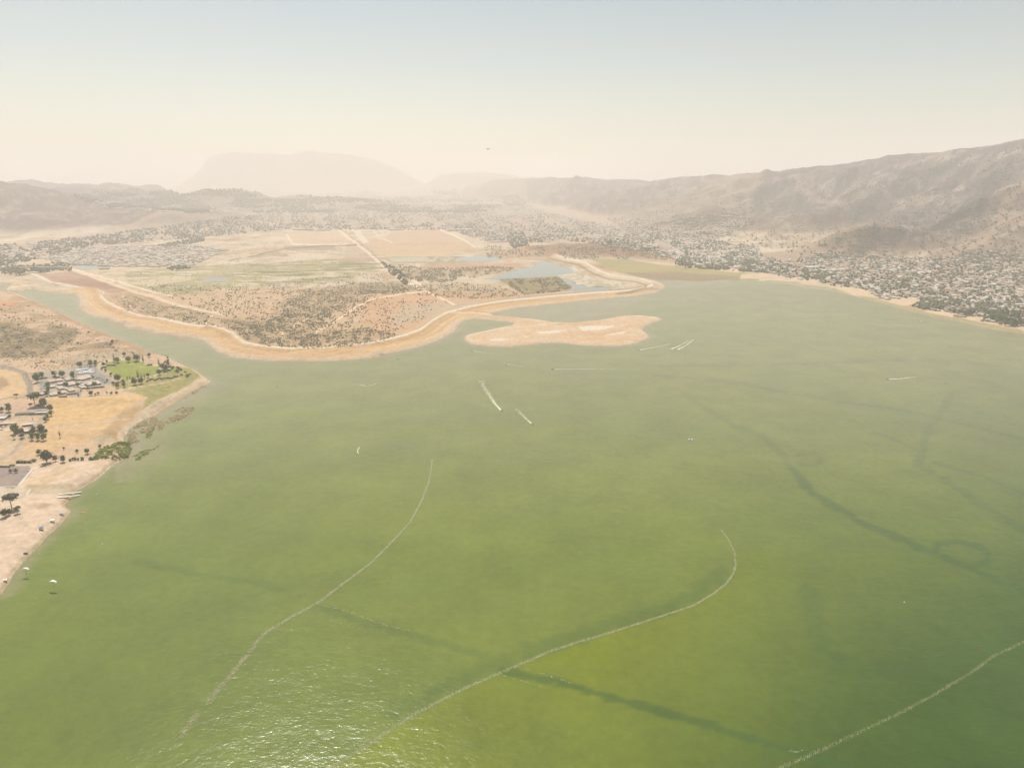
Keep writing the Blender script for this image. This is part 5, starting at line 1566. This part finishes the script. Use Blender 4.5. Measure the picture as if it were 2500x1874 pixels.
# large pale buildings that stand out
for px, py, L_, W_, H_, rf, rz, lab in [
 (1122,563,190,60,10,3,.15,'long white warehouse at the far edge of the brown airfield'), (968,562,120,25,8,3,.1,'pale hangar row above the airstrip'), (870,558,70,25,8,3,.1,'pale hangar left of the airstrip head'),
 (1090,558,70,40,9,3,.1,'white hall left of the long warehouse'), (1215,478,300,90,14,3,.1,'hazy white depot in the far valley'), (1060,461,420,90,14,3,.1,'faint white roof line far up the valley'),
 (466,647,38,14,6,3,.3,'white clubhouse at the left end of the golf course'), (255,657,42,14,5,1,.2,'grey pump house beside the pale green pond'),
 (72,655,330,9,5,3,.1,'very long pale roof along the top of the left inlet'), (740,562,150,45,8,1,.1,'grey industrial hall left of the airstrip'), (790,563,110,35,8,3,.1,'pale industrial hall next to the airstrip road'),
 (2022,662,70,30,6,3,.2,'white flat-roofed hall in the shore town, left of its twin'), (2057,661,45,22,6,3,.2,'white flat-roofed hall in the shore town, right of its twin'), (1985,654,90,35,6,3,.2,'large pale hall behind the flat-roofed pair'), (1840,618,60,22,6,3,.1,'pale hall at the left end of the shore town'),
 (2465,760,34,18,5,3,.3,'white shed near the last beach on the right'), (2490,774,26,20,5,3,.3,'bright white building at the right frame edge'), (2480,745,60,16,4,3,.1,'long pale roof near the right frame edge'), (2440,709,28,14,5,3,.2,'bright white roof high in the shore town'),
 (545,560,120,40,8,3,.1,'pale big roof in the far left town'), (520,556,60,40,8,3,.1,'white roof beside the pale big one in the far left town')]:
    x, y, z = hit1(px, py)
    building('warehouse' if L_ > 100 else 'hall', x, y, z, L_, W_, H_, rz, 'flat', rf, 0, lab, 'warehouse' if L_ > 100 else 'building', parts=False)

# ------------------------------------------------------------------ paragliders
SUIT = plain('pilot_suit', (.05, .055, .07), .8); SKIN = plain('skin', (.45, .28, .20), .6); CORD = plain('cord', (.15, .15, .15), .8)
def person_mesh():
    """seated pilot, one continuous skinned body"""
    pts = [(0,0,0),(0,-.02,.28),(0,-.04,.52),(0,-.03,.66),(0,.02,.82), (.13,.02,-.02),(.17,.45,.02),(.16,.55,-.38),(.16,.68,-.42), (-.13,.02,-.02),(-.17,.45,.02),(-.16,.55,-.38),(-.16,.68,-.42),
           (.2,-.04,.5),(.32,.0,.72),(.26,.04,1.0), (-.2,-.04,.5),(-.32,.0,.72),(-.26,.04,1.0)]
    eds = [(0,1),(1,2),(2,3),(3,4),(0,5),(5,6),(6,7),(7,8),(0,9),(9,10),(10,11),(11,12),(2,13),(13,14),(14,15),(2,16),(16,17),(17,18)]
    rad = [.16,.15,.17,.07,.11, .1,.08,.055,.05, .1,.08,.055,.05, .07,.05,.035, .07,.05,.035]
    me = bpy.data.meshes.new('person'); me.from_pydata(pts, eds, [])
    o = bpy.data.objects.new('tmp_body', me); COL.objects.link(o)
    md = o.modifiers.new('skin', 'SKIN'); o.modifiers.new('sub', 'SUBSURF').levels = 1
    for i, q in enumerate(rad): me.skin_vertices[0].data[i].radius = (q, q)
    me.skin_vertices[0].data[0].use_root = True
    dg = bpy.context.evaluated_depsgraph_get()
    out = bpy.data.meshes.new_from_object(o.evaluated_get(dg))
    bpy.data.objects.remove(o); out.name = 'person'
    out.materials.clear(); out.materials.append(SUIT)
    return out
PERSON = person_mesh()
HELM = MB(); 
hv, ht = ICO2
HELMM = np_mesh('helmet', hv * [.135, .15, .14] + [0, .01, .86], ht, WHITE)
HARN = MB().box(-.24, .24, -.22, .42, -.2, -.02).box(-.24, .24, -.34, -.16, -.2, .5).mesh('harness', BLACK)
def paraglider(px, py, h, rz, tint, label, plabel, span=9.0, roll=.12):
    x, y = G(px, py, h)
    e = link('paraglider', None, loc=(x, y, h), rz=rz); e.rotation_euler = (0, roll, rz)
    tag(e, label, 'paraglider')
    n = 20; R = span * .62
    ang = np.linspace(-.83, .83, n + 1)
    col = plain('canopy_' + label.split()[0], tint, .6, .04, .4)
    cell = []
    for i in range(n):
        mb = MB(); rings = []
        for a in (ang[i], ang[i + 1]):
            ch = 2.5 * math.sqrt(max(.12, 1 - (a / .95) ** 2)); cx, cz = R * math.sin(a), R * math.cos(a) - R
            prof = [(-.5,0),(-.46,.10),(-.3,.15),(0,.13),(.3,.06),(.5,0),(.2,-.02),(-.3,-.03)]
            rings.append([(cx + math.sin(a) * q * 2.0, p * ch, cz + math.cos(a) * q * 2.0) for p, q in prof])
        mb.loft(rings)
        cell.append(link('cell', mb.mesh('cell', col), e))
    ln = MB(); base = (0, 0, -6.9)
    for i in range(0, n + 1, 2):
        a = ang[i]
        for p in (-.35, .25): ln.tube((.2 * (1 if a > 0 else -1), 0, -6.0), (R * math.sin(a), p * 2, R * math.cos(a) - R - .05), .012, .01, 3)
    link('suspension_lines', ln.mesh('suspension_lines', CORD), e)
    pe = link('person', PERSON, loc=e.matrix_basis @ Vector((0, 0, -6.9)) if False else (Matrix.Translation((x, y, h)) @ e.rotation_euler.to_matrix().to_4x4() @ Vector((0, 0, -6.9))), rz=rz)
    tag(pe, plabel, 'person')
    link('helmet', HELMM, pe); link('harness', HARN, pe)
paraglider(127.5, 1417, 10.5, -.15, (.82, .82, .80), 'white paraglider canopy low over the water, nearer and larger of the two', 'pilot in dark suit hanging under the larger white canopy', 9.3, -.10)
paraglider(62.5, 1386, 9.6, -.05, (.85, .76, .66), 'cream paraglider canopy beside the beach, smaller of the two', 'pilot in dark suit hanging under the cream canopy by the beach', 7.4, .05)

# ------------------------------------------------------------------ aeroplane
t_ = 1150.0
dx, dy, dz = ray(1191, 364)
k_ = t_ / dy
e = link('light_aeroplane', None, loc=(dx * k_, dy * k_, CAM_H + dz * k_), rz=math.radians(20)); e.rotation_euler = (math.radians(4), math.radians(-4), math.radians(20))
tag(e, 'small light aeroplane with straight wings in the hazy sky', 'aeroplane')
f_ = MB(); rings = []
for yy, rr_ in [(-4.2,.10),(-2.6,.35),(-.6,.62),(1.2,.62),(2.4,.48),(3.0,.3)]:
    rings.append([(rr_ * math.cos(a), yy, rr_ * math.sin(a) * 1.15) for a in np.linspace(0, 6.283, 11)[:-1]])
f_.loft(rings)
PLN = plain('aeroplane_paint', (.30, .29, .27), .4)
link('fuselage', f_.mesh('fuselage', PLN), e)
for s in (-1, 1):
    w_ = MB(); w_.loft([[(s * .4, -.7, -.2), (s * .4, .9, -.2), (s * .4, .9, 0), (s * .4, -.7, 0)], [(s * 5.6, -.4, .5), (s * 5.6, .5, .5), (s * 5.6, .5, .6), (s * 5.6, -.4, .6)]])
    link('wing', w_.mesh('wing', PLN), e)
    w_ = MB(); w_.box(min(0, s * 1.6), max(0, s * 1.6), -4.2, -3.5, .1, .18); link('tailplane', w_.mesh('tailplane', PLN), e)
w_ = MB(); w_.loft([[(-.05,-4.3,.1),(.05,-4.3,.1),(.05,-3.2,.2),(-.05,-3.2,.2)],[(-.04,-4.4,1.5),(.04,-4.4,1.5),(.04,-3.9,1.5),(-.04,-3.9,1.5)]]); link('fin', w_.mesh('fin', PLN), e)
w_ = MB(); w_.box(-.95, .95, 3.05, 3.1, -.08, .08); link('propeller', w_.mesh('propeller', BLACK), e)
w_ = MB(); w_.loft([[(-.4,.1,.55),(.4,.1,.55),(.4,1.6,.5),(-.4,1.6,.5)],[(-.3,.4,.95),(.3,.4,.95),(.3,1.1,.95),(-.3,1.1,.95)]]); link('cockpit', w_.mesh('cockpit', GLASS), e)
w_ = MB()
link('landing_gear', MB().tube((-1.1,.4,-1.2),(-.3,.4,-.5),.08,.08,5).tube((1.1,.4,-1.2),(.3,.4,-.5),.08,.08,5).tube((0,2.2,-1.2),(0,2.2,-.4),.08,.08,5).mesh('landing_gear', BLACK), e)
